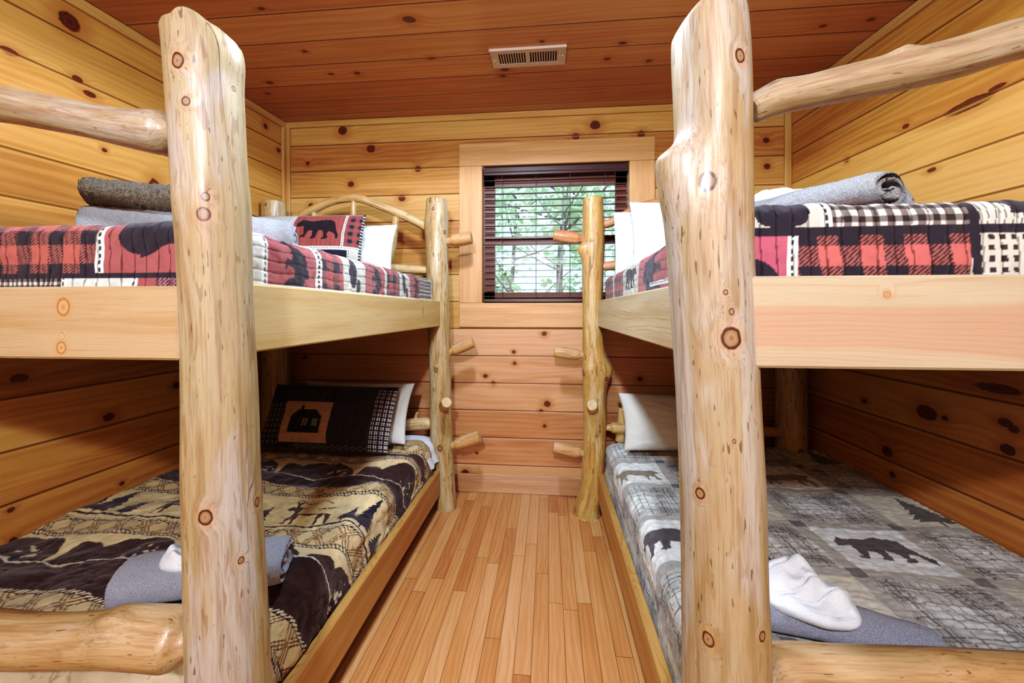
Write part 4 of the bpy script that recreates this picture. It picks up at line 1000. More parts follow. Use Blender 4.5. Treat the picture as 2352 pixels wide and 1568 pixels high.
# near aisle post of the first bunk
r_ln = [(1568, 428, 628), (1300, 422, 615), (1100, 415, 605), (900, 417, 600), (700, 411, 590), (500, 400, 585), (400, 391, 577), (300, 384, 571), (200, 377, 567), (110, 370, 563), (82, 366, 556)]
p_ln = ext_floor(colpost(r_ln, YN, 0.985))
k_ln = lcknots(p_ln, [(404, 137, 13), (425, 232, 8), (537, 206, 5), (467, 493, 12), (473, 1190, 13), (590, 1155, 8), (555, 1290, 6), (583, 530, 6), (470, 455, 8)], YN)
M['post_ln'] = log_mat('post_log_a', (188, 172, 132), (200, 193, 184), (146, 119, 83), (182, 149, 104), k_ln, warmth=0.25, seed=0.0)
M['post_ln2'] = M['post_ln']
log('post', p_ln, [M['post_ln'], M['endg']], LB, seed=1, nseg=96, step=0.008, rough=0.045, ref=UPX, chamf=0.012, rag=0.012,
    topcut=lambda dx, dy, dz: 0.048 * max(0.0, (dx - 0.020) / 0.055) ** 1.5 - 0.012 * max(0.0, (-dx - 0.045) / 0.03),
    bumps=[(1.40 + 0.24, (-0.2, -1, 0), 0.006, 0.05, 0.05, 0.5)])
r_rn = [(1568, 1560, 1772), (1300, 1558, 1762), (1100, 1553, 1757), (900, 1545, 1746), (700, 1534, 1738), (600, 1531, 1732), (500, 1533, 1731), (400, 1541, 1730), (300, 1543, 1728), (200, 1540, 1727), (100, 1536, 1722), (55, 1536, 1717), (42, 1538, 1713)]
p_rn = ext_floor(colpost(r_rn, YN, 0.985))
k_rn = lcknots(p_rn, [(1698, 128, 12), (1680, 776, 19), (1608, 1130, 10), (1626, 1466, 12), (1752, 1463, 9), (1688, 1013, 4), (1625, 420, 18), (1666, 670, 5), (1680, 715, 6)], YN)
M['post_rn'] = log_mat('post_log_b', (188, 169, 131), (200, 192, 178), (150, 120, 81), (183, 149, 103), k_rn, warmth=0.35, seed=4.0, fleck=0.3, crack=0.35)
zk = onY(1520, 395, YN)[2]
log('post', p_rn, [M['post_rn'], M['endg']], RB, seed=4, nseg=96, step=0.008, rough=0.035, ref=UPX, chamf=0.010, rag=0.008, topcut=lambda dx, dy, dz: 0.03 * max(0.0, (-dx - 0.03) / 0.045),
    bumps=[(zk + 0.012, (-1, -0.25, 0), 0.046, 0.032, 0.085, 0.55), (zk - 0.08, (-1, -0.3, 0), 0.012, 0.05, 0.12, 0.7), (1.40 + 0.47, (-0.75, -0.6, 0), -0.004, 0.1, 0.1, 0.5)])
# far aisle posts
r_lf = [(1163, 1003, 1049), (1000, 988, 1040), (850, 986, 1036), (700, 981, 1034), (560, 977, 1030), (520, 974, 1030), (490, 977, 1029), (460, 979, 1027)]
p_lf = ext_floor(colpost(r_lf, YR, 1.0))
k_lf = lcknots(p_lf, [(1022, 515, 4), (1000, 830, 4), (1010, 1010, 5), (995, 460, 3)], YR)
M['post_lf'] = log_mat('post_log_c', (200, 172, 120), (212, 192, 152), (138, 104, 64), (186, 146, 92), k_lf, warmth=0.3, seed=11.0, fleck=0.8, crack=0.8)
log('post', p_lf, [M['post_lf'], M['endg']], LB, seed=9, nseg=56, step=0.012, rough=0.07, ref=UPX, chamf=0.006)
r_rf = [(1183, 1317, 1380), (1165, 1319, 1378), (1120, 1333, 1384), (1000, 1339, 1392), (900, 1338, 1394), (850, 1336, 1396), (780, 1338, 1386), (640, 1337, 1386), (560, 1337, 1389), (500, 1338, 1387), (457, 1339, 1385)]
p_rf = ext_floor(colpost(r_rf, YR, 1.0))
k_rf = lcknots(p_rf, [(1341, 848, 5), (1391, 862, 4), (1357, 545, 2), (1363, 545, 2)], YR)
M['post_rf'] = log_mat('post_log_d', (214, 172, 100), (226, 196, 138), (146, 100, 52), (200, 142, 72), k_rf, warmth=0.4, seed=15.0, fleck=0.8, crack=0.2)
zb1 = onY(1395, 845, YR)[2]; zb2 = onY(1325, 565, YR)[2]
log('post', p_rf, [M['post_rf'], M['endg']], RB, seed=13, nseg=56, step=0.012, rough=0.06, ref=UPX, chamf=0.006,
    bumps=[(zb1, (1, -0.2, 0), 0.030, 0.07, 0.06, 0.5), (zb1 + 0.02, (-0.6, -0.8, 0), 0.012, 0.06, 0.05, 0.5), (zb2, (-1, -0.35, 0), 0.042, 0.03, 0.06, 0.45)])
# wall-side posts
XW_L, XW_R = -2.035, 1.585
for par, X, zt, sd in ((LB, XW_L, 2.205, 20), (RB, XW_R, 2.15, 24)):
    log('post', [(X, YR, 0, 0.092), (X + 0.006, YR, 0.7, 0.088), (X, YR, 1.4, 0.084), (X - 0.004, YR, zt, 0.080)], [M['post_lf'], M['endg']], par, seed=sd, nseg=48, step=0.015, rough=0.07, ref=UPX, chamf=0.006)
    log('post', [(X, YN, 0, 0.094), (X, YN, 0.7, 0.09), (X, YN, 1.4, 0.088), (X, YN, 2.05, 0.082)], [M['log_pale'], M['endg']], par, seed=sd + 1, nseg=48, step=0.02, rough=0.06, ref=UPX, chamf=0.006)

ZU0, ZU1, ZL0, ZL1 = 1.294, 1.470, 0.125, 0.300
# side rails (aisle and wall) and end rails
XA_L, XA_R = -0.750, 0.333                                # aisle faces of the rails
for par, xa, sg, xw, mu, me_ in ((LB, XA_L, -1, -2.12, M['rail_l'], M['rail_end_l']), (RB, XA_R, 1, 1.725, M['rail_r'], M['rail_end_r'])):
    xs = sorted((xa, xa + sg * 0.038)); xo = sorted((xw, xw - (-sg) * -0.038)) 
    xo = sorted((xw, xw - sg * 0.038))
    for z0, z1, m in ((ZU0, ZU1, mu), (ZL0, ZL1, M['rail_low'])):
        board('side_rail', xs, (YN + 0.02, YR - 0.005), (z0, z1), m, par, 1, 0.005)
        board('side_rail', xo, (YN + 0.02, YR - 0.005), (z0, z1), m, par, 1, 0.005)
        xe = sorted((xa + sg * 0.040, xw - sg * 0.040))
        board('end_rail', xe, (0.768, 0.806), (z0, z1 - (0.016 if par is LB and z0 > 1 else 0.005)), me_ if z0 > 1 else M['rail_low'], par, 0, 0.005)
        board('end_rail', xe, (YR - 0.02, YR + 0.018), (z0, z1), mu if z0 > 1 else M['rail_low'], par, 0, 0.005)
    xi = sorted((xa + sg * 0.041, xw - sg * 0.041))
    for z in (ZU0 + 0.004, ZL0 + 0.02):
        board('bunk_board', xi, (0.809, YR - 0.022), (z, z + 0.018), M['ply'], par, 1, 0.002)

# near-end log rails (upper footboards), arched
pl = [at(440, 308, YN, 0.026), at(402, 307, YN, 0.028), at(388, 306, YN, 0.040), at(370, 305, YN, 0.049), at(330, 300, YN, 0.046), at(270, 291, YN, 0.041), at(200, 276, YN, 0.0385), at(100, 256, YN, 0.040), at(0, 240, YN, 0.041)]
e = pl[-1]; pl += [(-1.55, YN, e[2] + 0.02, 0.041), (-1.80, YN, 1.86, 0.042), (XW_L + 0.05, YN, 1.80, 0.046)]
log('top_log_rail', pl, [M['log_pale'], M['endg']], LB, seed=31, nseg=56, step=0.012, rough=0.09, ref=(0, 0, 1), chamf=0.004)
pr_ = [at(1726, 252, YN, 0.028), at(1760, 236, YN, 0.030), at(1820, 220, YN, 0.030), at(1920, 196, YN, 0.033), at(2050, 168, YN, 0.036), at(2200, 132, YN, 0.037), at(2352, 88, YN, 0.036)]
e = pr_[-1]; pr_ += [(1.08, YN, e[2] + 0.025, 0.037), (1.32, YN, e[2] - 0.02, 0.036), (XW_R - 0.05, YN, 1.82, 0.036)]
kr_ = None
log('top_log_rail', pr_, [M['log_pale'], M['endg']], RB, seed=36, nseg=56, step=0.012, rough=0.08, ref=(0, 0, 1), chamf=0.004,
    bumps=[(0.28, (0.1, -0.6, 0.8), 0.012, 0.02, 0.02, 0.5), (0.055, (0, -0.3, 1), 0.008, 0.04, 0.02, 0.6)])
# lower footboard logs
pf = [at(480, 1472, YN, 0.030), at(442, 1471, YN, 0.034), at(424, 1470, YN, 0.052), at(405, 1468, YN, 0.062), at(350, 1464, YN, 0.062), at(300, 1463, YN, 0.060), at(240, 1466, YN, 0.056), at(150, 1469, YN, 0.054), at(0, 1468, YN, 0.057)]
e = pf[-1]; pf += [(-1.55, YN, e[2] + 0.005, 0.057), (-1.80, YN, e[2] + 0.01, 0.058), (XW_L + 0.05, YN, e[2], 0.058)]
log('foot_log_rail', pf, [M['log_warm'], M['endg']], LB, seed=41, nseg=64, step=0.012, rough=0.08, ref=(0, 0, 1), chamf=0.004,
    bumps=[(0.215, (0, -0.3, 1), 0.018, 0.045, 0.035, 0.7)])
pg = [at(1720, 1574, YN, 0.034), at(1760, 1573, YN, 0.040), at(1790, 1571, YN, 0.064), at(1830, 1568, YN, 0.066), at(1950, 1570, YN, 0.062), at(2150, 1578, YN, 0.062), at(2352, 1584, YN, 0.060)]
e = pg[-1]; pg += [(1.2, YN, e[2] + 0.005, 0.060), (XW_R - 0.05, YN, e[2], 0.058)]
log('foot_log_rail', pg, [M['log_warm'], M['endg']], RB, seed=46, nseg=64, step=0.012, rough=0.08, ref=(0, 0, 1), chamf=0.004,
    bumps=[(0.36, (0, -0.2, 1), 0.008, 0.05, 0.03, 0.6)])
# headboards
ym = YR
ar = [at(982, 523, ym, 0.033), at(960, 511, ym, 0.031), at(925, 493, ym, 0.031), at(869, 471, ym, 0.030), at(826, 456, ym, 0.030), at(794, 456, ym, 0.029), at(757, 464, ym, 0.029), at(712, 485, ym, 0.031), at(670, 506, ym, 0.031), at(640, 520, ym, 0.032)]
log('arched_headboard_rail', ar, [M['log_small'], M['endg']], LB, seed=51, nseg=40, step=0.012, rough=0.08, ref=(0, 0, 1), bumps=[(0.52, (0, -0.8, 0.6), 0.008, 0.015, 0.015, 0.5)])
log('spindle', [at(909, 500, ym, 0.024), at(903, 560, ym, 0.025), at(896, 592, ym, 0.024), at(894, 604, ym, 0.017), at(893, 614, ym, 0.016)], [M['log_small'], M['endg']], LB, seed=53, nseg=24, step=0.015, rough=0.08)
log('spindle', [at(812, 462, ym, 0.017), at(811, 490, ym, 0.021), at(809, 560, ym, 0.024), at(808, 612, ym, 0.02)], [M['log_small'], M['endg']], LB, seed=54, nseg=24, step=0.015, rough=0.08)
log('spindle', [at(720, 484, ym, 0.018), at(728, 560, ym, 0.024), at(730, 612, ym, 0.02)], [M['log_small'], M['endg']], LB, seed=55, nseg=24, step=0.015, rough=0.08)
log('headboard_rail', [at(990, 622, ym, 0.024), at(968, 620, ym, 0.031), at(900, 616, ym, 0.032), at(800, 612, ym, 0.031), at(640, 608, ym, 0.03)], [M['log_small'], M['endg']], LB, seed=56, nseg=32, step=0.02, rough=0.07, ref=(0, 0, 1))
lh = log('headboard_rail', [at(990, 974, ym, 0.036), at(978, 972, ym, 0.044), at(945, 974, ym, 0.042), at(905, 978, ym, 0.038), at(800, 980, ym, 0.036), at(640, 978, ym, 0.038)], [M['log_small'], M['endg']], LB, seed=58, nseg=32, step=0.02, rough=0.08, ref=(0, 0, 1))
log('twig_stub', [at(952, 972, ym, 0.018), at(955, 956, ym, 0.010), at(958, 948, ym, 0.009)], [M['log_small'], M['endg']], lh, seed=59, nseg=16, step=0.006, rough=0.05)
log('arched_headboard_rail', [at(1380, 516, ym, 0.026), at(1400, 512, ym, 0.028), at(1440, 492, ym, 0.032), at(1470, 476, ym, 0.03), at(1510, 466, ym, 0.03), at(1580, 458, ym, 0.03), at(1660, 470, ym, 0.03), at(1740, 505, ym, 0.031), at(1800, 535, ym, 0.031)], [M['peg_r'], M['endg']], RB, seed=61, nseg=40, step=0.012, rough=0.09, ref=(0, 0, 1))
for px in (1470, 1590, 1700): log('spindle', [at(px, 490 if px > 1500 else 500, ym, 0.02), at(px, 560, ym, 0.024), at(px, 606, ym, 0.02)], [M['log_small'], M['endg']], RB, seed=px, nseg=24, step=0.02, rough=0.08)
log('headboard_rail', [at(1378, 611, ym, 0.024), at(1396, 611, ym, 0.030), at(1460, 605, ym, 0.033), at(1600, 602, ym, 0.032), at(1800, 600, ym, 0.032)], [M['peg_r'], M['endg']], RB, seed=63, nseg=32, step=0.02, rough=0.07, ref=(0, 0, 1))
log('headboard_rail', [at(1388, 981, ym, 0.020), at(1403, 982, ym, 0.024), at(1408, 982, ym, 0.036), at(1450, 984, ym, 0.037), at(1600, 988, ym, 0.036), at(1810, 992, ym, 0.034)], [M['log_small'], M['endg']], RB, seed=65, nseg=32, step=0.02, rough=0.06, ref=(0, 0, 1))
log('spindle', [at(1430, 940, ym + 0.02, 0.03), at(1428, 980, ym + 0.02, 0.034), at(1424, 1012, ym + 0.02, 0.034)], [M['log_small'], M['endg']], RB, seed=67, nseg=24, step=0.02, rough=0.06)
# climbing pegs
def peg(par, a, b, r0, mat, seed, ya=YR, yb=YR):
    A = np.array(at(*a, ya, 0)[:3]); B = np.array(at(*b, yb, 0)[:3]); d = B - A
    nk = min(0.22, 0.03 / np.linalg.norm(d))
    log('climbing_peg', [(*(A - d * 0.35), r0 * 0.62), (*(A + d * nk * 0.3), r0 * 0.64), (*(A + d * nk), r0 * 0.95), (*(A + d * 0.6), r0 * 1.05), (*B, r0 * 0.98)], [mat, M['endp']], par, seed=seed, nseg=28, step=0.008, rough=0.10, ref=(0, -0.3, 1), chamf=0.005)
peg(LB, (1032, 554), (1082, 546), 0.044, M['peg'], 71); peg(LB, (1036, 808), (1086, 786), 0.038, M['peg'], 72)
peg(LB, (1018, 936), (1026, 924), 0.036, M['peg'], 73, YR - 0.06, YR - 0.20); peg(LB, (1042, 1022), (1101, 1003), 0.045, M['peg'], 74)
peg(RB, (1336, 548), (1273, 541), 0.041, M['peg_r'], 75); peg(RB, (1336, 815), (1274, 808), 0.038, M['peg'], 76)
peg(RB, (1361, 938), (1360, 930), 0.037, M['peg'], 77, YR - 0.06, YR - 0.20); peg(RB, (1338, 1040), (1272, 1026), 0.042, M['peg'], 78)

# ------------------------------------------------------------------ mattresses
def mattress(xs, ys, z0, z1, label):
    ob = board('mattress', xs, ys, (z0, z1), M['sheet'], None, 1, 0.035)
    return tag(ob, label, 'mattress')
mattress((-2.07, -0.850), (0.935, 2.70), ZL0 + 0.04, 0.455, 'white sheeted mattress under the brown wildlife quilt')
mattress((0.430, 1.67), (0.925, 2.70), ZL0 + 0.04, 0.462, 'white sheeted mattress under the grey patchwork quilt')
mattress((-2.07, -0.812), (0.895, 2.70), ZU0 + 0.024, 1.595, 'white sheeted mattress on the upper bunk with the bear pillow')
mattress((0.400, 1.67), (0.895, 2.70), ZU0 + 0.024, 1.595, 'white sheeted mattress on the upper bunk with two plain white pillows')

# ------------------------------------------------------------------ quilts
def arr(*seg): return np.unique(np.concatenate([np.arange(a, b, st) for a, b, st in seg]))
WU = 1.30; LU = 2.62 - 0.858
quilt('patchwork_quilt', -2.085, -0.796, 2.62, 0.856, 1.618, 0.19, 0.19, 0.042, M['quilt'], col_upper_left, upper_disp,
      'red and black patchwork quilt on the bunk above the brown wildlife quilt', 'quilt', arr((0, 0.62, 0.01), (0.62, 1.29 + 0.175, 0.0026)), arr((0, 1.60, 0.006), (1.60, 1.764 + 0.175, 0.0026)))
quilt('patchwork_quilt', 1.685, 0.379, 2.66, 0.856, 1.624, 0.19, 0.19, 0.042, M['quilt'], col_upper_right, upper_disp,
      'red and black patchwork quilt on the bunk above the grey patchwork quilt', 'quilt', arr((0, 0.62, 0.01), (0.62, 1.306 + 0.175, 0.0026)), arr((0, 1.66, 0.006), (1.66, 1.804 + 0.175, 0.0026)))
quilt('wildlife_quilt', -2.085, -0.796, 2.70, 0.862, 0.505, 0.3, 0.34, 0.09, M['quilt_soft'], col_lower_left, disp_lower_left,
      'brown and tan wildlife quilt with bears and lattice bands on the lower bunk', 'quilt', arr((0, 1.289 + 0.24, 0.0042)), arr((0, 1.838 + 0.26, 0.0042)))
quilt('block_quilt', 1.714, 0.385, 2.71, 0.872, 0.505, 0.3, 0.3, 0.065, M['quilt_soft'], col_lower_right, disp_lower_right,
      'grey and cream patchwork quilt with bear and elk blocks on the lower bunk', 'quilt', arr((0, 1.329 + 0.24, 0.0042)), arr((0, 1.838 + 0.2, 0.0042)))

# turned-down sheet at the head of the lower brown bed
def fold_sheet():
    y = np.linspace(2.50, 2.715, 24); s = np.linspace(-0.22, 0.20, 40)
    S_, Y_ = np.meshgrid(s, y, indexing='ij'); r = 0.09
    q = np.clip(S_, 0, r * PI / 2); X = -0.790 - r + np.where(S_ < 0, S_, r * np.sin(q / r)); Z = 0.512 - np.where(S_ > 0, r - r * np.cos(q / r), 0) - np.maximum(S_ - r * PI / 2, 0)
    X += 0.006 * np.sin(Y_ * 60) * (S_ > 0); Z += 0.004 * np.sin(Y_ * 45 + S_ * 20)
    k = np.maximum(0, S_ - 0.14) * 0.9; X += k * 0.55
    return np.stack([X, Y_, Z], -1)
Pm = fold_sheet(); o = meshobj('turned_down_sheet', Pm.reshape(-1, 3), gridF(40, 24), M['sheet']); tag(o, 'white sheet edge hanging out at the head of the brown wildlife quilt', 'sheet')

# ------------------------------------------------------------------ pillows
def col_bear_sham(u, v):
    c = np.zeros(u.shape + (3,)); c[:] = lin((212, 208, 198)); q = 1 - v
    x = u * 0.74; y = v * 0.46; g = lambda a, b, e, f: (u >= a) & (u < b) & (q >= e) & (q < f)
    s1 = g(0.0, 0.40, 0.0, 0.44); paint(c, s1 & (np.mod(x, 0.03) < 0.003), (150, 146, 138))
    rp = g(0.42, 0.85, 0.03, 0.52); paint(c, rp, (158, 80, 76)); paint(c, rp & (np.mod(x, 0.028) < 0.002), (120, 56, 54))
    paint(c, rp & inpoly(BEAR, (u - 0.455) / 0.365, (0.43 - q) / 0.32), (34, 30, 38))
    pp = g(0.865, 0.985, 0.03, 0.55); plaid(c, pp, x, y, 0.69, 0.052, 0.026, [(0.02 + 0.05 * n, 0.045 + 0.05 * n) for n in range(10)], red=(160, 72, 72), hp=0.004)
    st = g(0.0, 0.62, 0.56, 1.0); paint(c, st, (206, 200, 188)); paint(c, st & (np.mod(x, 0.013) < 0.003), (110, 106, 102))
    nv = g(0.645, 0.90, 0.57, 0.98); paint(c, nv, (38, 42, 58)); w = nv & (q > 0.80 + 0.05 * np.sin(u * 80)) & (u > 0.68) & (u < 0.86); paint(c, w & (np.mod(x * 1.2 + y, 0.012) < 0.006), (200, 196, 186))
    dashes(c, g(0.0, 1, 0.52, 0.57), x, q, 0.545, 0.045); dashes(c, g(0.84, 0.87, 0, 0.55), y, u, 0.857, 0.022); dashes(c, g(0.40, 0.425, 0, 0.55), y, u, 0.412, 0.022); dashes(c, g(0.62, 0.65, 0.55, 1), y, u, 0.633, 0.022); dashes(c, g(0.90, 0.925, 0.57, 1), y, u, 0.912, 0.022)
    e = u > 0.985; paint(c, e & (np.mod(y, 0.02) < 0.012), (50, 44, 48)); paint(c, q < 0.02, (70, 44, 46))
    return c
def col_cabin(u, v):
    c = np.zeros(u.shape + (3,)); c[:] = lin((34, 36, 54)); q = 1 - v; x = u * 0.84; y = v * 0.46
    n = fbm(u * 30, v * 30, 77, 2)
    g = lambda a, b, e, f: (u >= a) & (u < b) & (q >= e) & (q < f)
    def win(m, x0, p, w, rgb): 
        i = np.mod(x - x0, p); j = np.mod(y, p); paint(c, m & (i < w) & (j < w) & ~(np.abs(i - w / 2) < 0.0016) & ~(np.abs(j - w / 2) < 0.0016), rgb)
    win(g(0.0, 0.185, 0.30, 0.92), 0, 0.036, 0.019, (132, 126, 118)); win(g(0.16, 0.56, 0.0, 0.14), 0, 0.036, 0.015, (96, 94, 90))
    tw = g(0.16, 0.56, 0.12, 0.30); paint(c, tw & (np.mod(y, 0.013) < 0.003) & (np.mod(x, 0.005) < 0.003), (110, 112, 104))
    tp = g(0.19, 0.56, 0.30, 0.90); paint(c, tp, (206, 168, 136)); paint(c, tp & (np.abs(n) < 0.03), (168, 128, 98))
    hx = (u - 0.375); body = (np.abs(hx) < 0.125) & (q > 0.52) & (q < 0.76); roof = (q >= 0.42) & (q <= 0.53) & (np.abs(hx) < 0.07 + (q - 0.42) * 0.5); chim = (np.abs(u - 0.335) < 0.012) & (q > 0.37) & (q < 0.44)
    paint(c, tp & (body | roof | chim), (30, 32, 50))
    for ux in (0.375, 0.455):
        w = (np.abs(u - ux) < 0.022) & (np.abs(q - 0.61) < 0.055); paint(c, tp & w, (150, 146, 136)); paint(c, tp & w & ((np.abs(u - ux) < 0.003) | (np.abs(q - 0.61) < 0.006)), (30, 32, 50))
    rp = g(0.57, 0.86, 0.05, 0.92); paint(c, rp, (44, 42, 50)); paint(c, rp & ((np.mod(x, 0.016) < 0.0025) | (np.mod(y, 0.018) < 0.0025)), (66, 64, 68))
    bw = g(0.87, 1.0, 0.06, 0.98); paint(c, bw, (40, 36, 46)); win(bw, 0.01, 0.030, 0.019, (214, 204, 194)); 
    d = np.abs(np.mod(x, 0.044) - 0.022) / 0.022 + np.abs(q - 0.95) / 0.035; m = g(0.3, 0.87, 0.9, 1); paint(c, m & (np.abs(d - 0.8) < 0.22), (110, 106, 100))
    return c
tag(pillow('patchwork_pillow', (-1.565, 2.40, 1.805), 0.76, 0.46, 0.15, basis(0.04, 0.20), M['quilt'], colf=col_bear_sham, n=260, m=180, seed=3, pinch=0.03), 'patchwork pillow with a black bear on red, on the upper bunk', 'pillow')
tag(pillow('white_pillow', (-1.40, 2.54, 1.79), 0.74, 0.42, 0.15, basis(0.04, 0.25), M['case'], seed=5, wr=0.03), 'white pillow tucked behind the bear patchwork pillow', 'pillow')
tag(pillow('white_pillow', (0.82, 2.36, 1.825), 0.68, 0.46, 0.13, basis(-0.02, 0.15), M['case'], seed=8, wr=0.012), 'smooth white pillow standing in front of a wrinkled white pillow on the upper bunk', 'pillow')
tag(pillow('white_pillow', (0.80, 2.575, 1.825), 0.76, 0.44, 0.11, basis(0.0, 0.12), M['case'], seed=12, wr=0.03, pinch=0.02), 'wrinkled white pillow half hidden behind the smooth white pillow', 'pillow')
tag(pillow('cabin_pillow', (-1.395, 2.38, 0.722), 0.86, 0.41, 0.16, basis(-0.03, 0.45), M['quilt'], colf=col_cabin, n=260, m=180, seed=14, pinch=0.02), 'dark patchwork pillow with a log cabin picture on the lower bunk', 'pillow')
tag(pillow('white_pillow', (-1.31, 2.53, 0.725), 0.80, 0.40, 0.13, basis(-0.03, 0.42), M['case2'], seed=17, wr=0.016), 'white pillow behind the dark cabin pillow', 'pillow')
tag(pillow('white_pillow', (0.86, 2.56, 0.700), 0.80, 0.37, 0.15, basis(0.0, 0.55), M['case2'], seed=19, wr=0.012), 'white pillow at the head of the grey patchwork quilt', 'pillow')

# ------------------------------------------------------------------ towels
zt = 1.62
tag(towel_roll('rolled_towel', (-1.74, 1.34, zt + 0.092), (-1.125, 1.65, zt + 0.092), 0.096, 0.090, M['tw_grey'], seed=1, turns=3.2), 'light grey rolled bath towel on the upper bunk below the bear pillow', 'towel')
tag(towel_roll('rolled_towel', (-1.74, 1.35, zt + 0.222), (-1.40, 1.48, zt + 0.215), 0.088, 0.062, M['tw_taupe'], seed=4, turns=2.2, terry=0.005), 'fuzzy taupe hand towel rolled on top of the light grey bath towel', 'towel')
p0 = onY(1690, 440, 1.12); p1 = onY(1995, 432, 1.02)
tag(towel_roll('folded_towel', (0.56, 1.40, zt + 0.064), (0.775, 0.965, zt + 0.056), 0.098, 0.058, M['tw_mid'], seed=6, turns=2.4, th=0.012, flat=0.1, fold=-0.5, phase=2.2), 'grey bath towel folded and rolled on the upper bunk, spiral end showing', 'towel')
tag(heap('washcloth', (0.735, 1.325, zt + 0.085), (0.12, 0.07, 0.075), M['tw_white'], seed=31, zrot=-0.5, folds=1.4, lump=(-0.4, 0, 0.2)), 'white washcloth lying behind the grey towel on the upper bunk', 'washcloth')
zl = 0.512
tag(towel_roll('rolled_towel', (-1.29, 1.080, zl + 0.062), (-0.865, 1.225, zl + 0.064), 0.100, 0.066, M['tw_blue'], seed=9, turns=2.4, flat=0.25), 'blue grey rolled bath towel on the brown wildlife quilt', 'towel')
tag(heap('washcloth', (-1.115, 1.150, zl + 0.100), (0.085, 0.07, 0.075), M['tw_white'], seed=36, zrot=0.35), 'white washcloth crumpled on the blue grey towel', 'washcloth')
tag(towel_roll('rolled_towel', (0.55, 1.180, zl + 0.064), (0.965, 1.075, zl + 0.044), 0.088, 0.066, M['tw_slate'], seed=12, turns=2.6, taper=0.66), 'slate grey rolled bath towel at the foot of the grey patchwork quilt', 'towel')
tag(heap('washcloth', (0.705, 1.150, zl + 0.085), (0.105, 0.085, 0.085), M['tw_white'], seed=43, zrot=-0.45, folds=1.5, fdir=1.2, lump=(-0.15, 0.45, 0.55)), 'white washcloth crumpled on the slate grey rolled towel', 'washcloth')
tag(towel_roll('rolled_towel', (0.55, 1.36, zl + 0.036), (0.735, 1.395, zl + 0.036), 0.042, 0.036, M['tw_dark'], seed=15, turns=2.0), 'small charcoal hand towel rolled behind the white washcloth on the grey quilt', 'towel')

# ------------------------------------------------------------------ outside the window
struct(meshobj('outdoor_ground', np.array([(-14, YB + 0.3, -0.8), (14, YB + 0.3, -0.8), (14, 26, 0.4), (-14, 26, 0.4)]), [[0, 1, 2, 3]], M['earth'], smooth=False))
def tree(name, label, x, y, h, lean, nb, nleaf, spread, zlo, seed, thick=0.05, leaf=0.09):
    rg = np.random.default_rng(seed); t = thing(name, label, 'tree', (x, y, -0.75))
    g0 = (x, y, -0.75)
    trunk = [(x + lean * k / 5 * 1.0 + rg.normal(0, 0.03), y + rg.normal(0, 0.03), -0.75 + (h + 0.75) * k / 5, thick * (1 - 0.13 * k)) for k in range(6)]
    log('trunk', trunk, [M['bark'], M['bark']], t, seed=seed, nseg=14, step=0.15, rough=0.08)
    tips = []
    for b in range(nb):
        k = rg.uniform(0.3, 0.98); P = np.array(trunk); z = -0.75 + (h + 0.75) * k; bx = np.interp(z, P[:, 2], P[:, 0]); L_ = rg.uniform(0.6, 1.3) * spread; an = rg.uniform(0, 2 * PI)
        d = np.array([math.cos(an), math.sin(an) * 0.6, rg.uniform(0.1, 0.9)]); q = [np.array([bx, y, z]) + d * L_ * s + np.array([0, 0, 0.12 * s * s]) + rg.normal(0, 0.05, 3) * s for s in (0, 0.35, 0.7, 1)]
        log('branch', [(*p, thick * 0.33 * (1 - 0.22 * i)) for i, p in enumerate(q)], [M['bark'], M['bark']], t, seed=seed + b, nseg=7, step=0.12, rough=0.05, chamf=0.002)
        tips.append(q)
    V = []; F = []
    for i in range(nleaf):
        q = tips[rg.integers(len(tips))]; s = rg.uniform(0.2, 1.05) * 3; i0 = min(int(s), 2); c = q[i0] + (q[i0 + 1] - q[i0]) * (s - i0) + rg.normal(0, 0.16 * spread, 3)
        if c[2] < zlo: continue
        ax = rg.normal(0, 1, 3); ax[2] *= 0.5; ax /= np.linalg.norm(ax); n_ = rg.normal(0, 1, 3); sd = np.cross(ax, n_); sd /= np.linalg.norm(sd); l = leaf * rg.uniform(0.6, 1.3); w = l * 0.33; n0 = len(V)
        V += [c, c + ax * l * 0.45 + sd * w, c + ax * l, c + ax * l * 0.45 - sd * w]; F.append([n0, n0 + 1, n0 + 2, n0 + 3])
    meshobj('foliage', np.array(V), F, M['leaf'], t, smooth=False)
tree('leafy_tree', 'green leafy tree outside, filling the upper window pane', -0.1, 5.6, 4.6, 0.5, 16, 1500, 1.2, 2.0, 5, 0.06, 0.17)
tree('young_tree', 'thin forked grey tree outside, showing through the lower window pane', 0.05, 4.6, 2.9, 0.1, 12, 120, 0.9, 2.1, 8, 0.028, 0.10)
tree('leafy_tree', 'green leafy tree outside, behind the log post at the window', 1.5, 6.4, 4.6, -0.3, 16, 1200, 1.3, 1.6, 12, 0.06, 0.17)
tree('leafy_tree', 'pale leafy tree far outside behind the thin forked tree', -0.9, 9.0, 4.8, 0.2, 16, 1500, 1.8, 0.8, 17, 0.07, 0.18)

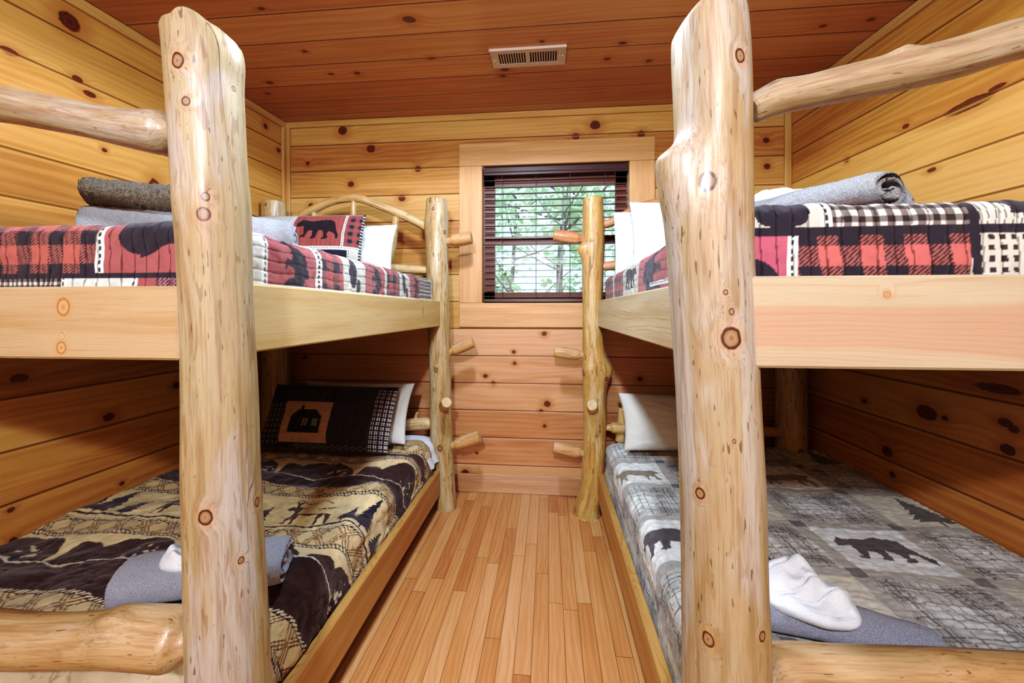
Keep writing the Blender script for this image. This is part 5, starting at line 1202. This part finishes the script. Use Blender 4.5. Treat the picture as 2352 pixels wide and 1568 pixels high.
# ------------------------------------------------------------------ light
def lamp(name, loc, watts, color, radius, typ='POINT', size=None, rot=None):
    d = bpy.data.lights.new(name, typ); d.energy = watts; d.color = color
    if typ == 'AREA': d.shape = 'RECTANGLE'; d.size, d.size_y = size
    else: d.shadow_soft_size = radius
    if typ == 'SPOT': d.spot_size = math.radians(178); d.spot_blend = 0.12
    o = bpy.data.objects.new(name, d); o.location = loc
    if rot: o.rotation_euler = rot
    COL.objects.link(o); return o
lamp('ceiling_lamp', (-0.28, 1.35, 2.62), 74, (0.93, 0.97, 1.0), 0.09, 'SPOT')
lamp('entry_lamp', (-0.15, -1.10, 2.42), 138, (0.93, 0.97, 1.0), 0.06)
lamp('added_fill', (-0.2, -1.2, 2.40), 9, (0.92, 0.97, 1.0), 0, 'AREA', (2.6, 0.3), (math.radians(70), 0, 0))  # added soft fill behind the camera, no fixture there
sun = bpy.data.lights.new('sun', 'SUN'); sun.energy = 4.5; sun.angle = 0.05; so = bpy.data.objects.new('sun', sun); so.rotation_euler = (math.radians(48), 0, math.radians(14)); COL.objects.link(so)
w = bpy.data.worlds.new('daylight'); bpy.context.scene.world = w; w.use_nodes = True
nt = w.node_tree; bg = nt.nodes['Background']
sky = nt.nodes.new('ShaderNodeTexSky'); sky.sky_type = 'HOSEK_WILKIE'; sky.turbidity = 5.0; sky.sun_direction = (0.3, -0.5, 0.8)
mixn = nt.nodes.new('ShaderNodeMix'); mixn.data_type = 'RGBA'; mixn.inputs[0].default_value = 0.75
nt.links.new(sky.outputs[0], mixn.inputs[6]); mixn.inputs[7].default_value = (0.80, 0.95, 1.0, 1)
nt.links.new(mixn.outputs[2], bg.inputs[0]); bg.inputs[1].default_value = 1.1

# ------------------------------------------------------------------ camera
cam = bpy.data.cameras.new('camera'); co = bpy.data.objects.new('camera', cam); COL.objects.link(co)
co.location = (0, 0, HC); co.rotation_euler = (PI / 2, 0, TH)
cam.sensor_width = 36.0; cam.lens = FPX / 2352 * 36.0; cam.shift_y = (CY - 784.0) / 2352.0; cam.clip_start = 0.02
sc = bpy.context.scene; sc.camera = co
sc.view_settings.view_transform = 'Standard'; sc.view_settings.look = 'None'; sc.view_settings.exposure = 0.66; sc.view_settings.gamma = 1.0; sc.view_settings.use_white_balance = True; sc.view_settings.white_balance_temperature = 5500; sc.view_settings.white_balance_tint = 8.0
vs = sc.view_settings; vs.use_curve_mapping = True; cm = vs.curve_mapping
for ci, (lo_, mi) in enumerate(((0.0240, 0.118), (0.0195, 0.113), (0.0200, 0.115))):
    cv = cm.curves[ci]
    cv.points.new(0.03, lo_); cv.points.new(0.11, mi); cv.points.new(0.45, 0.46)
cm.update()
sc.cycles.max_bounces = 4; sc.cycles.diffuse_bounces = 1; sc.cycles.glossy_bounces = 2; sc.cycles.transmission_bounces = 2; sc.cycles.use_adaptive_sampling = True; sc.cycles.adaptive_threshold = 0.05; sc.cycles.transparent_max_bounces = 8; sc.cycles.caustics_reflective = False; sc.cycles.caustics_refractive = False; sc.cycles.sample_clamp_indirect = 4.0
